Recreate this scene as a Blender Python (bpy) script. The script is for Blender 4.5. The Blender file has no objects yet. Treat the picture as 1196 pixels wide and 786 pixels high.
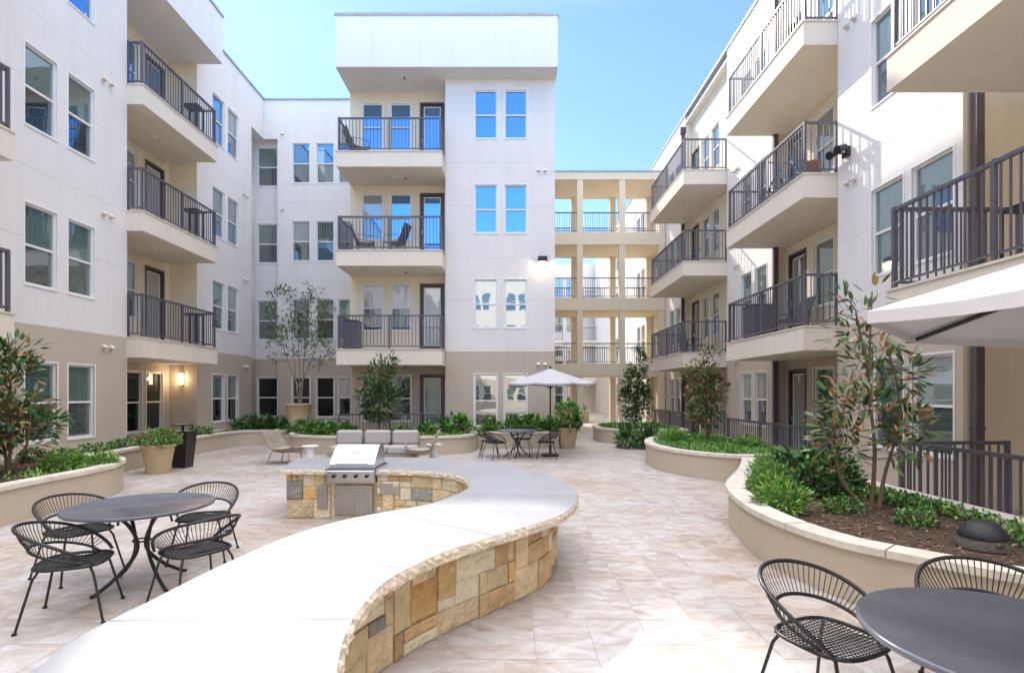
import bpy, math, random
from mathutils import Vector, Matrix
random.seed(7)
SC = bpy.context.scene
COL = SC.collection
R = math.radians
# ------------------------------------------------------------------ camera, sky, sun, exposure
F, HX, HY, EYE = 620.0, 596.0, 458.0, 1.745       # focal length, vanishing point (photo pixels), eye height
cam = bpy.data.cameras.new('camera'); camo = bpy.data.objects.new('camera', cam); COL.objects.link(camo)
cam.sensor_width = 36; cam.lens = F / 1196 * 36
cam.shift_x = 2.0 / 1196; cam.shift_y = (HY - 393) / 1196
cam.clip_start = 0.05; cam.clip_end = 3000
camo.location = (0, 0, EYE); camo.rotation_euler = (R(90), 0, 0)
SC.camera = camo
SUNX, SUNY, SUNZ = -0.5, 1.0, 0.80                 # towards the sun
sel = math.atan2(SUNZ, math.hypot(SUNX, SUNY)); saz = math.atan2(SUNX, SUNY)
OVERHEAD_FILL = 12.5  # strength of the fill light added high in the sky
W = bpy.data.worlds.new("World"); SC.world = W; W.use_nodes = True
nt = W.node_tree; nt.nodes.clear()
out = nt.nodes.new('ShaderNodeOutputWorld'); bg = nt.nodes.new('ShaderNodeBackground')
sky = nt.nodes.new('ShaderNodeTexSky'); sky.sky_type = 'NISHITA'; sky.sun_disc = False
sky.sun_elevation = sel; sky.sun_rotation = saz; sky.air_density = 1.0; sky.dust_density = 0.1; sky.ozone_density = 1.6
# added overhead fill glow, out of view, brightens the shade; clear blue lower down
wtc = nt.nodes.new('ShaderNodeTexCoord'); wsx = nt.nodes.new('ShaderNodeSeparateXYZ'); nt.links.new(wtc.outputs['Generated'], wsx.inputs[0])
wmr = nt.nodes.new('ShaderNodeMapRange'); wmr.interpolation_type = 'SMOOTHSTEP'; wmr.inputs[1].default_value = .57; wmr.inputs[2].default_value = .82
nt.links.new(wsx.outputs[2], wmr.inputs[0])
wns = nt.nodes.new('ShaderNodeTexNoise'); wns.inputs['Scale'].default_value = 2.5; wns.inputs['Detail'].default_value = 5; nt.links.new(wtc.outputs['Generated'], wns.inputs['Vector'])
wn2 = nt.nodes.new('ShaderNodeMapRange'); wn2.inputs[1].default_value = .3; wn2.inputs[2].default_value = .7; wn2.inputs[3].default_value = .8; nt.links.new(wns.outputs['Fac'], wn2.inputs[0])
wml = nt.nodes.new('ShaderNodeMath'); wml.operation = 'MULTIPLY'; nt.links.new(wmr.outputs[0], wml.inputs[0]); nt.links.new(wn2.outputs[0], wml.inputs[1])
wsk = nt.nodes.new('ShaderNodeMix'); wsk.data_type = 'RGBA'; wsk.blend_type = 'MULTIPLY'; wsk.inputs[0].default_value = 1; wsk.inputs[7].default_value = (.56, .72, .88, 1)
nt.links.new(sky.outputs[0], wsk.inputs[6])
wmx = nt.nodes.new('ShaderNodeMix'); wmx.data_type = 'RGBA'; wmx.inputs[7].default_value = (OVERHEAD_FILL * 1.0, OVERHEAD_FILL * .965, OVERHEAD_FILL * .975, 1)
# sky behind the camera boosted as extra fill for the facades
wsb = nt.nodes.new('ShaderNodeMapRange'); wsb.interpolation_type = 'SMOOTHSTEP'; wsb.inputs[1].default_value = .15; wsb.inputs[2].default_value = -.55; wsb.inputs[3].default_value = 1.0; wsb.inputs[4].default_value = 2.15
nt.links.new(wsx.outputs[1], wsb.inputs[0])
wvm = nt.nodes.new('ShaderNodeVectorMath'); wvm.operation = 'SCALE'; nt.links.new(wsk.outputs[2], wvm.inputs[0]); nt.links.new(wsb.outputs[0], wvm.inputs['Scale'])
whz = nt.nodes.new('ShaderNodeMix'); whz.data_type = 'RGBA'; whz.inputs[0].default_value = .2; whz.inputs[7].default_value = (2.0, 2.7, 3.5, 1)
nt.links.new(wvm.outputs[0], whz.inputs[6])
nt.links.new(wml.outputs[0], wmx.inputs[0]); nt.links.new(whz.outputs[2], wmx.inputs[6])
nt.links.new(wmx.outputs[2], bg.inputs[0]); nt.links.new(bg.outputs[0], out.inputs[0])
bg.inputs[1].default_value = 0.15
sl = bpy.data.lights.new('sun', 'SUN'); so = bpy.data.objects.new('sun', sl); COL.objects.link(so)
sl.energy = 2.5; sl.angle = R(0.8); sl.color = (1.0, 0.93, 0.82)
so.rotation_euler = Vector((SUNX, SUNY, SUNZ)).to_track_quat('Z', 'Y').to_euler()
so.location = (0, 0, 30)
SC.view_settings.view_transform = 'Standard'; SC.view_settings.look = 'None'
SC.view_settings.exposure = 1.13; SC.view_settings.gamma = 1
SC.render.engine = 'CYCLES'
try:
    SC.cycles.max_bounces = 8; SC.cycles.diffuse_bounces = 5; SC.cycles.glossy_bounces = 3
    SC.cycles.transparent_max_bounces = 6; SC.cycles.caustics_reflective = False; SC.cycles.caustics_refractive = False
    SC.cycles.sample_clamp_indirect = 6
except Exception: pass

# ------------------------------------------------------------------ materials
def mat(name, col, rough=.7, metal=0, var=0, scale=4, bump=0, bscale=60, col2=None, spec=.5, detail=4, stretch=None, island=0, coat=0):
    m = bpy.data.materials.new(name); m.use_nodes = True
    n = m.node_tree; N = n.nodes; L = n.links; b = N['Principled BSDF']
    b.inputs['Roughness'].default_value = rough; b.inputs['Metallic'].default_value = metal
    b.inputs['Specular IOR Level'].default_value = spec
    b.inputs['Base Color'].default_value = (*col, 1)
    if coat: b.inputs['Coat Weight'].default_value = coat
    tc = N.new('ShaderNodeTexCoord'); vec = tc.outputs['Object']
    if stretch:
        mp = N.new('ShaderNodeMapping'); mp.inputs['Scale'].default_value = stretch; L.new(vec, mp.inputs['Vector']); vec = mp.outputs[0]
    colout = None
    if var or col2:
        c2 = col2 or tuple(max(0, c * (1 - var)) for c in col)
        t = N.new('ShaderNodeTexNoise'); t.inputs['Scale'].default_value = scale; t.inputs['Detail'].default_value = detail; t.inputs['Roughness'].default_value = .65
        L.new(vec, t.inputs['Vector'])
        r = N.new('ShaderNodeMapRange'); r.inputs[1].default_value = .35; r.inputs[2].default_value = .65; L.new(t.outputs['Fac'], r.inputs[0])
        mx = N.new('ShaderNodeMix'); mx.data_type = 'RGBA'; mx.inputs[6].default_value = (*col, 1); mx.inputs[7].default_value = (*c2, 1)
        L.new(r.outputs[0], mx.inputs[0]); colout = mx.outputs[2]
    if island:
        g = N.new('ShaderNodeNewGeometry'); h = N.new('ShaderNodeHueSaturation')
        mr = N.new('ShaderNodeMapRange'); mr.inputs[3].default_value = 1 - island; mr.inputs[4].default_value = 1 + island
        L.new(g.outputs['Random Per Island'], mr.inputs[0]); L.new(mr.outputs[0], h.inputs['Value'])
        mr2 = N.new('ShaderNodeMapRange'); mr2.inputs[3].default_value = .5 - island * .07; mr2.inputs[4].default_value = .5 + island * .07
        ml = N.new('ShaderNodeMath'); ml.operation = 'FRACT'; m2 = N.new('ShaderNodeMath'); m2.operation = 'MULTIPLY'; m2.inputs[1].default_value = 17.3
        L.new(g.outputs['Random Per Island'], m2.inputs[0]); L.new(m2.outputs[0], ml.inputs[0]); L.new(ml.outputs[0], mr2.inputs[0]); L.new(mr2.outputs[0], h.inputs['Hue'])
        if colout: L.new(colout, h.inputs['Color'])
        else: h.inputs['Color'].default_value = (*col, 1)
        colout = h.outputs[0]
    if colout: L.new(colout, b.inputs['Base Color'])
    if bump:
        t2 = N.new('ShaderNodeTexNoise'); t2.inputs['Scale'].default_value = bscale; t2.inputs['Detail'].default_value = 6
        L.new(vec, t2.inputs['Vector'])
        bp = N.new('ShaderNodeBump'); bp.inputs['Strength'].default_value = bump; bp.inputs['Distance'].default_value = .01
        L.new(t2.outputs['Fac'], bp.inputs['Height']); L.new(bp.outputs[0], b.inputs['Normal'])
    return m

def glass(name, diff, refl=.4, rough=.02, wav=.003, stripes=None, tint=(.85, .95, 1)):
    m = bpy.data.materials.new(name); m.use_nodes = True
    n = m.node_tree; N = n.nodes; L = n.links; N.clear()
    o = N.new('ShaderNodeOutputMaterial'); d = N.new('ShaderNodeBsdfDiffuse'); g = N.new('ShaderNodeBsdfGlossy'); x = N.new('ShaderNodeMixShader')
    d.inputs[0].default_value = (*diff, 1); g.inputs['Color'].default_value = (*tint, 1); g.inputs['Roughness'].default_value = rough
    lw = N.new('ShaderNodeFresnel'); lw.inputs[0].default_value = 1.5
    a = N.new('ShaderNodeMath'); a.operation = 'ADD'; a.inputs[1].default_value = refl; a.use_clamp = True
    L.new(lw.outputs[0], a.inputs[0]); L.new(a.outputs[0], x.inputs[0]); L.new(d.outputs[0], x.inputs[1]); L.new(g.outputs[0], x.inputs[2]); L.new(x.outputs[0], o.inputs[0])
    tc = N.new('ShaderNodeTexCoord')
    if wav:
        t = N.new('ShaderNodeTexNoise'); t.inputs['Scale'].default_value = 1.6; t.inputs['Detail'].default_value = 1; L.new(tc.outputs['Object'], t.inputs['Vector'])
        b = N.new('ShaderNodeBump'); b.inputs['Strength'].default_value = wav; b.inputs['Distance'].default_value = 1; L.new(t.outputs['Fac'], b.inputs['Height']); L.new(b.outputs[0], g.inputs['Normal'])
    if stripes:
        w = N.new('ShaderNodeTexWave'); w.bands_direction = stripes[0]; w.inputs['Scale'].default_value = stripes[1]; L.new(tc.outputs['Object'], w.inputs['Vector'])
        mx = N.new('ShaderNodeMix'); mx.data_type = 'RGBA'; mx.inputs[6].default_value = (*diff, 1); mx.inputs[7].default_value = (*[c * .6 for c in diff], 1)
        L.new(w.outputs['Fac'], mx.inputs[0]); L.new(mx.outputs[2], d.inputs[0])
    return m

def stucco(name, col, joints=(4.75, 6.15, 7.85, 9.25, 10.95), joint_amt=.82):
    m = mat(name, col, .9, var=.035, scale=.7, bump=.25, bscale=140, spec=.2)
    n = m.node_tree; N = n.nodes; L = n.links; b = N['Principled BSDF']
    src = b.inputs['Base Color'].links[0].from_socket
    # second, vertical weather streaks
    tc = N.new('ShaderNodeTexCoord'); mp = N.new('ShaderNodeMapping'); mp.inputs['Scale'].default_value = (3, 3, .25); L.new(tc.outputs['Object'], mp.inputs['Vector'])
    t = N.new('ShaderNodeTexNoise'); t.inputs['Scale'].default_value = 1.3; t.inputs['Detail'].default_value = 5; L.new(mp.outputs[0], t.inputs['Vector'])
    r = N.new('ShaderNodeMapRange'); r.inputs[1].default_value = .5; r.inputs[2].default_value = .8; r.inputs[3].default_value = 1; r.inputs[4].default_value = .94; L.new(t.outputs['Fac'], r.inputs[0])
    cur = r.outputs[0]
    if joints:
        sx = N.new('ShaderNodeSeparateXYZ'); g = N.new('ShaderNodeNewGeometry'); L.new(g.outputs['Position'], sx.inputs[0])
        for j in joints:
            c = N.new('ShaderNodeMath'); c.operation = 'COMPARE'; c.inputs[1].default_value = j; c.inputs[2].default_value = .008; L.new(sx.outputs[2], c.inputs[0])
            k = N.new('ShaderNodeMath'); k.operation = 'MULTIPLY_ADD'; k.inputs[1].default_value = -(1 - joint_amt); k.inputs[2].default_value = 1; L.new(c.outputs[0], k.inputs[0])
            q = N.new('ShaderNodeMath'); q.operation = 'MULTIPLY'; L.new(cur, q.inputs[0]); L.new(k.outputs[0], q.inputs[1]); cur = q.outputs[0]
    h = N.new('ShaderNodeHueSaturation'); L.new(src, h.inputs['Color']); L.new(cur, h.inputs['Value']); L.new(h.outputs[0], b.inputs['Base Color'])
    return m

M = dict(
    white=stucco('white_stucco', (.80, .77, .745)),
    taupe=stucco('taupe_stucco', (.55, .47, .385), joints=(1.6,)),
    cream=stucco('cream_stucco', (.82, .73, .57), joints=()),
    slab=stucco('balcony_stucco', (.78, .705, .60), joints=()),
    soffit=stucco('soffit_stucco', (.72, .66, .57), joints=()),
    walk=stucco('walkway_stucco', (.80, .70, .54), joints=()),
    vinyl=mat('white_vinyl', (.82, .82, .82), .4),
    rail=mat('dark_metal', (.125, .12, .15), .35, metal=.2, var=.2, scale=9),
    flash=mat('grey_flashing', (.42, .42, .44), .45, metal=.3, var=.2),
    black=mat('black_metal', (.018, .018, .021), .4, spec=.5, var=.3, scale=20),
    doorm=mat('dark_door', (.11, .09, .095), .4, var=.15),
    steel=mat('stainless', (.62, .63, .64), .22, metal=1, var=.12, scale=3, stretch=(30, 1, 1)),
    steel2=mat('stainless_worn', (.5, .48, .45), .38, metal=1, var=.25, scale=5, stretch=(20, 1, 1)),
    pot=mat('tan_pot', (.62, .47, .28), .75, var=.12, scale=5, bump=.15, bscale=50),
    planter=stucco('planter_stucco', (.54, .46, .36), joints=()),
    coping=mat('limestone_coping', (.74, .68, .59), .7, var=.18, scale=5, bump=.25, bscale=25),
    slabtop=mat('limestone_top', (.35, .36, .39), .42, var=.16, scale=1.7, bump=.05, bscale=30, detail=8),
    chisel=mat('chiselled_edge', (.76, .67, .53), .9, var=.3, scale=20, bump=1.0, bscale=45),
    mortar=mat('mortar', (.50, .42, .31), .95, var=.2, scale=30, bump=.5),
    st_cream=mat('stone_cream', (.72, .58, .36), .85, var=.25, scale=7, bump=1.0, bscale=18, island=.12),
    st_pale=mat('stone_pale', (.80, .71, .53), .85, var=.15, scale=6, bump=1.0, bscale=18, island=.1),
    st_tan=mat('stone_tan', (.66, .46, .24), .85, var=.3, scale=8, bump=1.0, bscale=18, island=.15),
    st_rust=mat('stone_rust', (.60, .33, .12), .85, var=.45, scale=6, bump=1.0, bscale=18, col2=(.66, .45, .22), island=.15),
    st_grey=mat('stone_grey', (.33, .33, .29), .8, var=.3, scale=10, bump=.5, bscale=30, island=.15),
    soil=mat('mulch', (.115, .07, .045), .95, var=.6, scale=30, bump=1, bscale=50),
    chip=mat('bark_chip', (.21, .125, .08), .9, island=.4),
    cushion=mat('grey_cushion', (.47, .44, .43), .95, var=.08, scale=30, bump=.3, bscale=250),
    wicker=mat('tan_wicker', (.40, .33, .26), .8, var=.35, scale=60, bump=.6, bscale=160),
    canopy=mat('canopy_cloth', (.48, .475, .51), .9, var=.04, bump=.2, bscale=300),
    bark=mat('bark', (.26, .17, .11), .9, var=.4, scale=14, bump=.7, bscale=60, stretch=(3, 3, .6)),
    bark2=mat('pale_bark', (.34, .29, .23), .85, var=.35, scale=12, bump=.4, bscale=50, stretch=(3, 3, .6)),
    leaf_mag=mat('magnolia_leaf', (.045, .115, .032), .28, island=.55, spec=.6),
    leaf_mag2=mat('magnolia_leaf_light', (.11, .20, .06), .3, island=.4, spec=.6),
    leaf_rust=mat('magnolia_underside', (.36, .19, .08), .8, island=.4),
    leaf_ol=mat('olive_leaf', (.17, .22, .11), .55, island=.4),
    leaf_g=mat('shrub_leaf', (.09, .235, .045), .45, island=.5),
    leaf_b=mat('bright_leaf', (.20, .40, .07), .45, island=.4),
    leaf_d=mat('dark_leaf', (.04, .105, .03), .4, island=.5),
    leaf_y=mat('yellow_leaf', (.30, .40, .07), .45, island=.3),
    flower=mat('red_flower', (.50, .06, .05), .6, island=.3),
    flower2=mat('pink_flower', (.70, .35, .38), .6, island=.3),
    blue=mat('blue_paint', (.05, .22, .55), .35),
    tyre=mat('rubber', (.02, .02, .02), .8),
    terracotta=mat('terracotta', (.40, .20, .11), .8, var=.2),
    tablegrey=mat('table_grey', (.12, .13, .165), .22, var=.1, scale=12),
    speaker=mat('speaker_plastic', (.030, .032, .038), .5, var=.4, scale=30, bump=.4, bscale=120),
    speakbase=mat('speaker_stone', (.13, .115, .10), .85, var=.3, scale=25, bump=.6, bscale=90),
    whitep=mat('white_plastic', (.80, .80, .82), .4),
)
G = dict(
    up_g=glass('pane_green_blind', (.13, .21, .175), .22, stripes=('Z', 14)),
    up_p=glass('pane_pale_blind', (.33, .38, .36), .20, stripes=('Z', 14)),
    lo=glass('pane_dark', (.028, .042, .05), .24, stripes=None),
    lo_c=glass('pane_curtain', (.10, .12, .12), .2, stripes=('Z', 10)),
    mir=glass('pane_mirror', (.02, .05, .10), .62, tint=(.28, .56, 1)),
    mir2=glass('pane_bright', (.1, .12, .12), .5, tint=(.8, .85, .86)), up_g2=glass('pane_green_deep', (.09, .155, .135), .26, stripes=('Z', 14)), up_c=glass('pane_half_curtain', (.24, .27, .25), .2, stripes=('Y', 8)), lo_b=glass('pane_low_blind', (.10, .15, .14), .2, stripes=('Z', 14)),
    dk=glass('pane_black', (.012, .013, .016), .05, wav=.005),
    curt=glass('pane_white_curtain', (.55, .55, .54), .2, stripes=('X', 9)),
)
lampm = bpy.data.materials.new('lit_lamp'); lampm.use_nodes = True
_b = lampm.node_tree.nodes['Principled BSDF']; _b.inputs['Emission Color'].default_value = (1, .72, .38, 1); _b.inputs['Emission Strength'].default_value = 5

# ------------------------------------------------------------------ mesh builder
class MB:
    def __init__(s): s.v = []; s.f = []; s.m = []; s.sm = []
    def add(s, vs, fs, m=0, smooth=False):
        o = len(s.v); s.v += [tuple(v) for v in vs]
        for f in fs: s.f.append([i + o for i in f]); s.m.append(m); s.sm.append(smooth)
    def box(s, x0, y0, z0, x1, y1, z1, m=0):
        if x0 > x1: x0, x1 = x1, x0
        if y0 > y1: y0, y1 = y1, y0
        if z0 > z1: z0, z1 = z1, z0
        s.add([(x0,y0,z0),(x1,y0,z0),(x1,y1,z0),(x0,y1,z0),(x0,y0,z1),(x1,y0,z1),(x1,y1,z1),(x0,y1,z1)],
              [(3,2,1,0),(4,5,6,7),(0,1,5,4),(1,2,6,5),(2,3,7,6),(3,0,4,7)], m)
        return s
    def bbox(s, x0, y0, z0, x1, y1, z1, b=.01, m=0, smooth=False):      # box with chamfered edges
        vs = []; idx = {}
        c = [(x0, x1), (y0, y1), (z0, z1)]
        for ix in (0, 1):
            for iy in (0, 1):
                for iz in (0, 1):
                    k = (ix, iy, iz); p = [c[a][k[a]] for a in range(3)]; sg = [1 if k[a] == 0 else -1 for a in range(3)]
                    for a in range(3):
                        q = [p[t] + (sg[t] * b if t != a else 0) for t in range(3)]
                        idx[(k, a)] = len(vs); vs.append(q)
        fs = []
        for a in range(3):
            o1, o2 = (a + 1) % 3, (a + 2) % 3
            for sd in (0, 1):
                f = []
                for (u, v) in ((0, 0), (1, 0), (1, 1), (0, 1)):
                    k = [0, 0, 0]; k[a] = sd; k[o1] = u; k[o2] = v; f.append(idx[(tuple(k), a)])
                fs.append(f if sd else f[::-1])
        for a in range(3):                                              # edges running along a
            o1, o2 = (a + 1) % 3, (a + 2) % 3
            for u in (0, 1):
                for v in (0, 1):
                    k0 = [0, 0, 0]; k0[o1] = u; k0[o2] = v; k1 = list(k0); k1[a] = 1; k0 = tuple(k0); k1 = tuple(k1)
                    f = [idx[(k0, o1)], idx[(k1, o1)], idx[(k1, o2)], idx[(k0, o2)]]
                    fs.append(f if (u ^ v) else f[::-1])
        for ix in (0, 1):
            for iy in (0, 1):
                for iz in (0, 1):
                    k = (ix, iy, iz); f = [idx[(k, 0)], idx[(k, 1)], idx[(k, 2)]]
                    fs.append(f if (ix + iy + iz) % 2 else f[::-1])
        s.add(vs, fs, m, smooth); return s
    def tube(s, path, r, n=8, m=0, closed=False, r1=None, cap=True):
        P = [Vector(p) for p in path]; k = len(P); vs = []; up = None
        for i in range(k):
            if closed: t = P[(i + 1) % k] - P[i - 1]
            else: t = P[min(i + 1, k - 1)] - P[max(i - 1, 0)]
            if t.length < 1e-9: t = Vector((0, 0, 1))
            t.normalize()
            if up is None: up = Vector((0, 0, 1)) if abs(t.z) < .9 else Vector((1, 0, 0))
            a = t.cross(up)
            if a.length < 1e-6: a = t.orthogonal()
            a.normalize(); b = a.cross(t).normalized(); up = b
            rr = r if r1 is None else r + (r1 - r) * i / (k - 1)
            for j in range(n):
                q = 2 * math.pi * j / n; vs.append(P[i] + a * math.cos(q) * rr + b * math.sin(q) * rr)
        fs = []
        for i in range(k if closed else k - 1):
            i2 = (i + 1) % k
            for j in range(n):
                j2 = (j + 1) % n; fs.append((i * n + j, i * n + j2, i2 * n + j2, i2 * n + j))
        s.add(vs, fs, m, True)
        if cap and not closed:
            s.add(vs[:n][::-1], [tuple(range(n))], m); s.add(vs[-n:], [tuple(range(n))], m)
        return s
    def lathe(s, prof, n=32, c=(0, 0), m=0, smooth=True):
        vs = []
        for (r, z) in prof:
            for j in range(n):
                q = 2 * math.pi * j / n; vs.append((c[0] + r * math.cos(q), c[1] + r * math.sin(q), z))
        fs = [(i * n + j, i * n + (j + 1) % n, (i + 1) * n + (j + 1) % n, (i + 1) * n + j) for i in range(len(prof) - 1) for j in range(n)]
        s.add(vs, fs, m, smooth); return s
    def prism(s, poly, z0, z1, m=0, ms=None, bottom=True):
        n = len(poly); a = sum(poly[i][0] * poly[(i + 1) % n][1] - poly[(i + 1) % n][0] * poly[i][1] for i in range(n))
        if a < 0: poly = poly[::-1]
        s.add([(x, y, z1) for x, y in poly], [tuple(range(n))], m)
        if bottom: s.add([(x, y, z0) for x, y in poly], [tuple(range(n))[::-1]], m)
        s.add([(x, y, z0) for x, y in poly] + [(x, y, z1) for x, y in poly], [(i, (i + 1) % n, n + (i + 1) % n, n + i) for i in range(n)], m if ms is None else ms)
        return s
    def build(s, name, mats, parent=None, org=None):
        if not isinstance(mats, (list, tuple)): mats = [mats]
        org = Vector(org) if org is not None else (parent['_o'] and Vector(parent['_o']) if parent is not None and '_o' in parent else Vector((0, 0, 0)))
        me = bpy.data.meshes.new(name); me.from_pydata([(v[0] - org[0], v[1] - org[1], v[2] - org[2]) for v in s.v], [], s.f)
        for m in mats: me.materials.append(m)
        me.polygons.foreach_set('material_index', s.m); me.polygons.foreach_set('use_smooth', s.sm); me.update()
        o = bpy.data.objects.new(name, me); COL.objects.link(o)
        if parent is not None: o.parent = parent
        else: o.location = org
        return o

def tag(o, label, cat, group=None, kind=None):
    o['label'] = label; o['category'] = cat
    if group: o['group'] = group
    if kind: o['kind'] = kind
    return o
TEMP = []
def thing(name, label, cat, loc=(0, 0, 0), rz=0, group=None, world=False):
    o = bpy.data.objects.new(name, None); COL.objects.link(o); o.location = loc; o.rotation_euler = (0, 0, rz); o.empty_display_size = .2
    tag(o, label, cat, group)
    if world: o['_o'] = list(loc); TEMP.append(o)      # parts are given in world coordinates
    return o
def structure(o, label=None):
    o['kind'] = 'structure'
    if label: o['label'] = label
    return o
def copytree(o, loc, rz=0, label=None, sc=None, parent=None):
    c = o.copy(); COL.objects.link(c)
    if parent is None:
        c.location = loc; c.rotation_euler = (0, 0, rz)
        if sc: c.scale = (sc, sc, sc) if not isinstance(sc, tuple) else sc
        if label: c['label'] = label
    else: c.parent = parent
    for ch in list(o.children): copytree(ch, None, parent=c)
    return c
def catmull(pts, n=8, closed=False):
    P = [Vector((p[0], p[1], p[2] if len(p) > 2 else 0)) for p in pts]; out = []; k = len(P)
    for i in range(k if closed else k - 1):
        if closed: p0, p1, p2, p3 = P[i - 1], P[i], P[(i + 1) % k], P[(i + 2) % k]
        else: p0, p1, p2, p3 = P[max(i - 1, 0)], P[i], P[i + 1], P[min(i + 2, k - 1)]
        for j in range(n):
            t = j / n
            out.append(.5 * ((2 * p1) + (-p0 + p2) * t + (2 * p0 - 5 * p1 + 4 * p2 - p3) * t * t + (-p0 + 3 * p1 - 3 * p2 + p3) * t ** 3))
    if not closed: out.append(P[-1])
    return out
def offset(path, d, closed=True):
    k = len(path); res = []
    for i in range(k):
        p = Vector(path[i][:2]); a = Vector(path[(i - 1) % k if closed else max(i - 1, 0)][:2]); b = Vector(path[(i + 1) % k if closed else min(i + 1, k - 1)][:2])
        t1 = (p - a); t2 = (b - p)
        if t1.length < 1e-7: t1 = t2
        if t2.length < 1e-7: t2 = t1
        t1 = t1.normalized(); t2 = t2.normalized()
        n1 = Vector((t1.y, -t1.x)); n2 = Vector((t2.y, -t2.x)); n = (n1 + n2)
        n = n.normalized() if n.length > 1e-6 else n1
        c = max(.45, n.dot(n1)); q = p + n * (d / c); res.append((q.x, q.y))
    return res
def area(poly): return sum(poly[i][0] * poly[(i + 1) % len(poly)][1] - poly[(i + 1) % len(poly)][0] * poly[i][1] for i in range(len(poly))) / 2
def inside(x, y, poly):
    c = False; n = len(poly)
    for i in range(n):
        x1, y1 = poly[i][0], poly[i][1]; x2, y2 = poly[(i + 1) % n][0], poly[(i + 1) % n][1]
        if (y1 > y) != (y2 > y) and x < (x2 - x1) * (y - y1) / (y2 - y1) + x1: c = not c
    return c
def P(x, y, z):                      # photo pixel at a known height -> ground plan
    Y = (EYE - z) * F / (y - HY); return ((x - HX) * Y / F, Y)

# ------------------------------------------------------------------ setting: ground
g = MB(); g.add([(-400, -400, -.02), (400, -400, -.02), (400, 1200, -.02), (-400, 1200, -.02)], [(0, 1, 2, 3)])
structure(g.build('ground', mat('ground_concrete', (.42, .38, .33), .9, var=.3, scale=.3, bump=.3)))

def ashlar(nx, ny, sizes, rnd):
    used = [[False] * ny for _ in range(nx)]; rects = []
    for j in range(ny):
        for i in range(nx):
            if used[i][j]: continue
            opts = sizes[:]; rnd.shuffle(opts)
            for (w, h) in opts + [(1, 1)]:
                if i + w <= nx and j + h <= ny and all(not used[a][b] for a in range(i, i + w) for b in range(j, j + h)):
                    for a in range(i, i + w):
                        for b in range(j, j + h): used[a][b] = True
                    rects.append((i, j, w, h)); break
    return rects
def travertine():
    m = bpy.data.materials.new('travertine'); m.use_nodes = True; n = m.node_tree; N = n.nodes; L = n.links; b = N['Principled BSDF']
    tc = N.new('ShaderNodeTexCoord'); ge = N.new('ShaderNodeNewGeometry')
    rp = N.new('ShaderNodeValToRGB'); cr = rp.color_ramp
    cr.elements[0].position = 0; cr.elements[0].color = (.52, .49, .46, 1); cr.elements[1].position = 1; cr.elements[1].color = (.60, .585, .58, 1)
    for p, c in ((.12, (.55, .51, .475, 1)), (.3, (.545, .53, .53, 1)), (.5, (.575, .55, .53, 1)), (.75, (.56, .55, .56, 1))):
        e = cr.elements.new(p); e.color = c
    L.new(ge.outputs['Random Per Island'], rp.inputs[0])
    # veins: stretched noise, shifted per tile
    ad = N.new('ShaderNodeVectorMath'); ad.operation = 'MULTIPLY_ADD'; cb = N.new('ShaderNodeCombineXYZ')
    for k in range(3): L.new(ge.outputs['Random Per Island'], cb.inputs[k])
    L.new(cb.outputs[0], ad.inputs[0]); ad.inputs[1].default_value = (37, 91, 13); L.new(tc.outputs['Object'], ad.inputs[2])
    mp = N.new('ShaderNodeMapping'); mp.inputs['Scale'].default_value = (2.0, 3.6, 1); L.new(ad.outputs[0], mp.inputs['Vector'])
    t = N.new('ShaderNodeTexNoise'); t.inputs['Scale'].default_value = 1.5; t.inputs['Detail'].default_value = 9; t.inputs['Roughness'].default_value = .65; t.inputs['Distortion'].default_value = 1.1
    L.new(mp.outputs[0], t.inputs['Vector'])
    r = N.new('ShaderNodeMapRange'); r.inputs[1].default_value = .38; r.inputs[2].default_value = .68; L.new(t.outputs['Fac'], r.inputs[0])
    mx = N.new('ShaderNodeMix'); mx.data_type = 'RGBA'; mx.blend_type = 'MULTIPLY'; mx.inputs[7].default_value = (.68, .58, .50, 1)
    L.new(r.outputs[0], mx.inputs[0]); L.new(rp.outputs[0], mx.inputs[6])
    # stains over several tiles
    t3 = N.new('ShaderNodeTexNoise'); t3.inputs['Scale'].default_value = .55; t3.inputs['Detail'].default_value = 5; L.new(tc.outputs['Object'], t3.inputs['Vector'])
    r3 = N.new('ShaderNodeMapRange'); r3.inputs[1].default_value = .48; r3.inputs[2].default_value = .66; r3.inputs[4].default_value = 1; L.new(t3.outputs['Fac'], r3.inputs[0])
    mx2 = N.new('ShaderNodeMix'); mx2.data_type = 'RGBA'; mx2.blend_type = 'MULTIPLY'; mx2.inputs[7].default_value = (.86, .78, .69, 1)
    L.new(r3.outputs[0], mx2.inputs[0]); L.new(mx.outputs[2], mx2.inputs[6])
    # small pits
    v = N.new('ShaderNodeTexNoise'); v.inputs['Scale'].default_value = 26; v.inputs['Detail'].default_value = 3; L.new(mp.outputs[0], v.inputs['Vector'])
    rv = N.new('ShaderNodeMapRange'); rv.inputs[1].default_value = .68; rv.inputs[2].default_value = .76; L.new(v.outputs['Fac'], rv.inputs[0])
    mx3 = N.new('ShaderNodeMix'); mx3.data_type = 'RGBA'; mx3.blend_type = 'MULTIPLY'; mx3.inputs[7].default_value = (.6, .5, .42, 1)
    L.new(rv.outputs[0], mx3.inputs[0]); L.new(mx2.outputs[2], mx3.inputs[6]); L.new(mx3.outputs[2], b.inputs['Base Color'])
    bp = N.new('ShaderNodeBump'); bp.inputs['Strength'].default_value = .25; bp.inputs['Distance'].default_value = .006; L.new(t.outputs['Fac'], bp.inputs['Height']); L.new(bp.outputs[0], b.inputs['Normal'])
    b.inputs['Roughness'].default_value = .5; b.inputs['Specular IOR Level'].default_value = .45
    return m
rn = random.Random(3)
gp = MB(); U = .2032; x0, y0 = -10.6, -1.2; nx, ny = 93, 146
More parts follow.
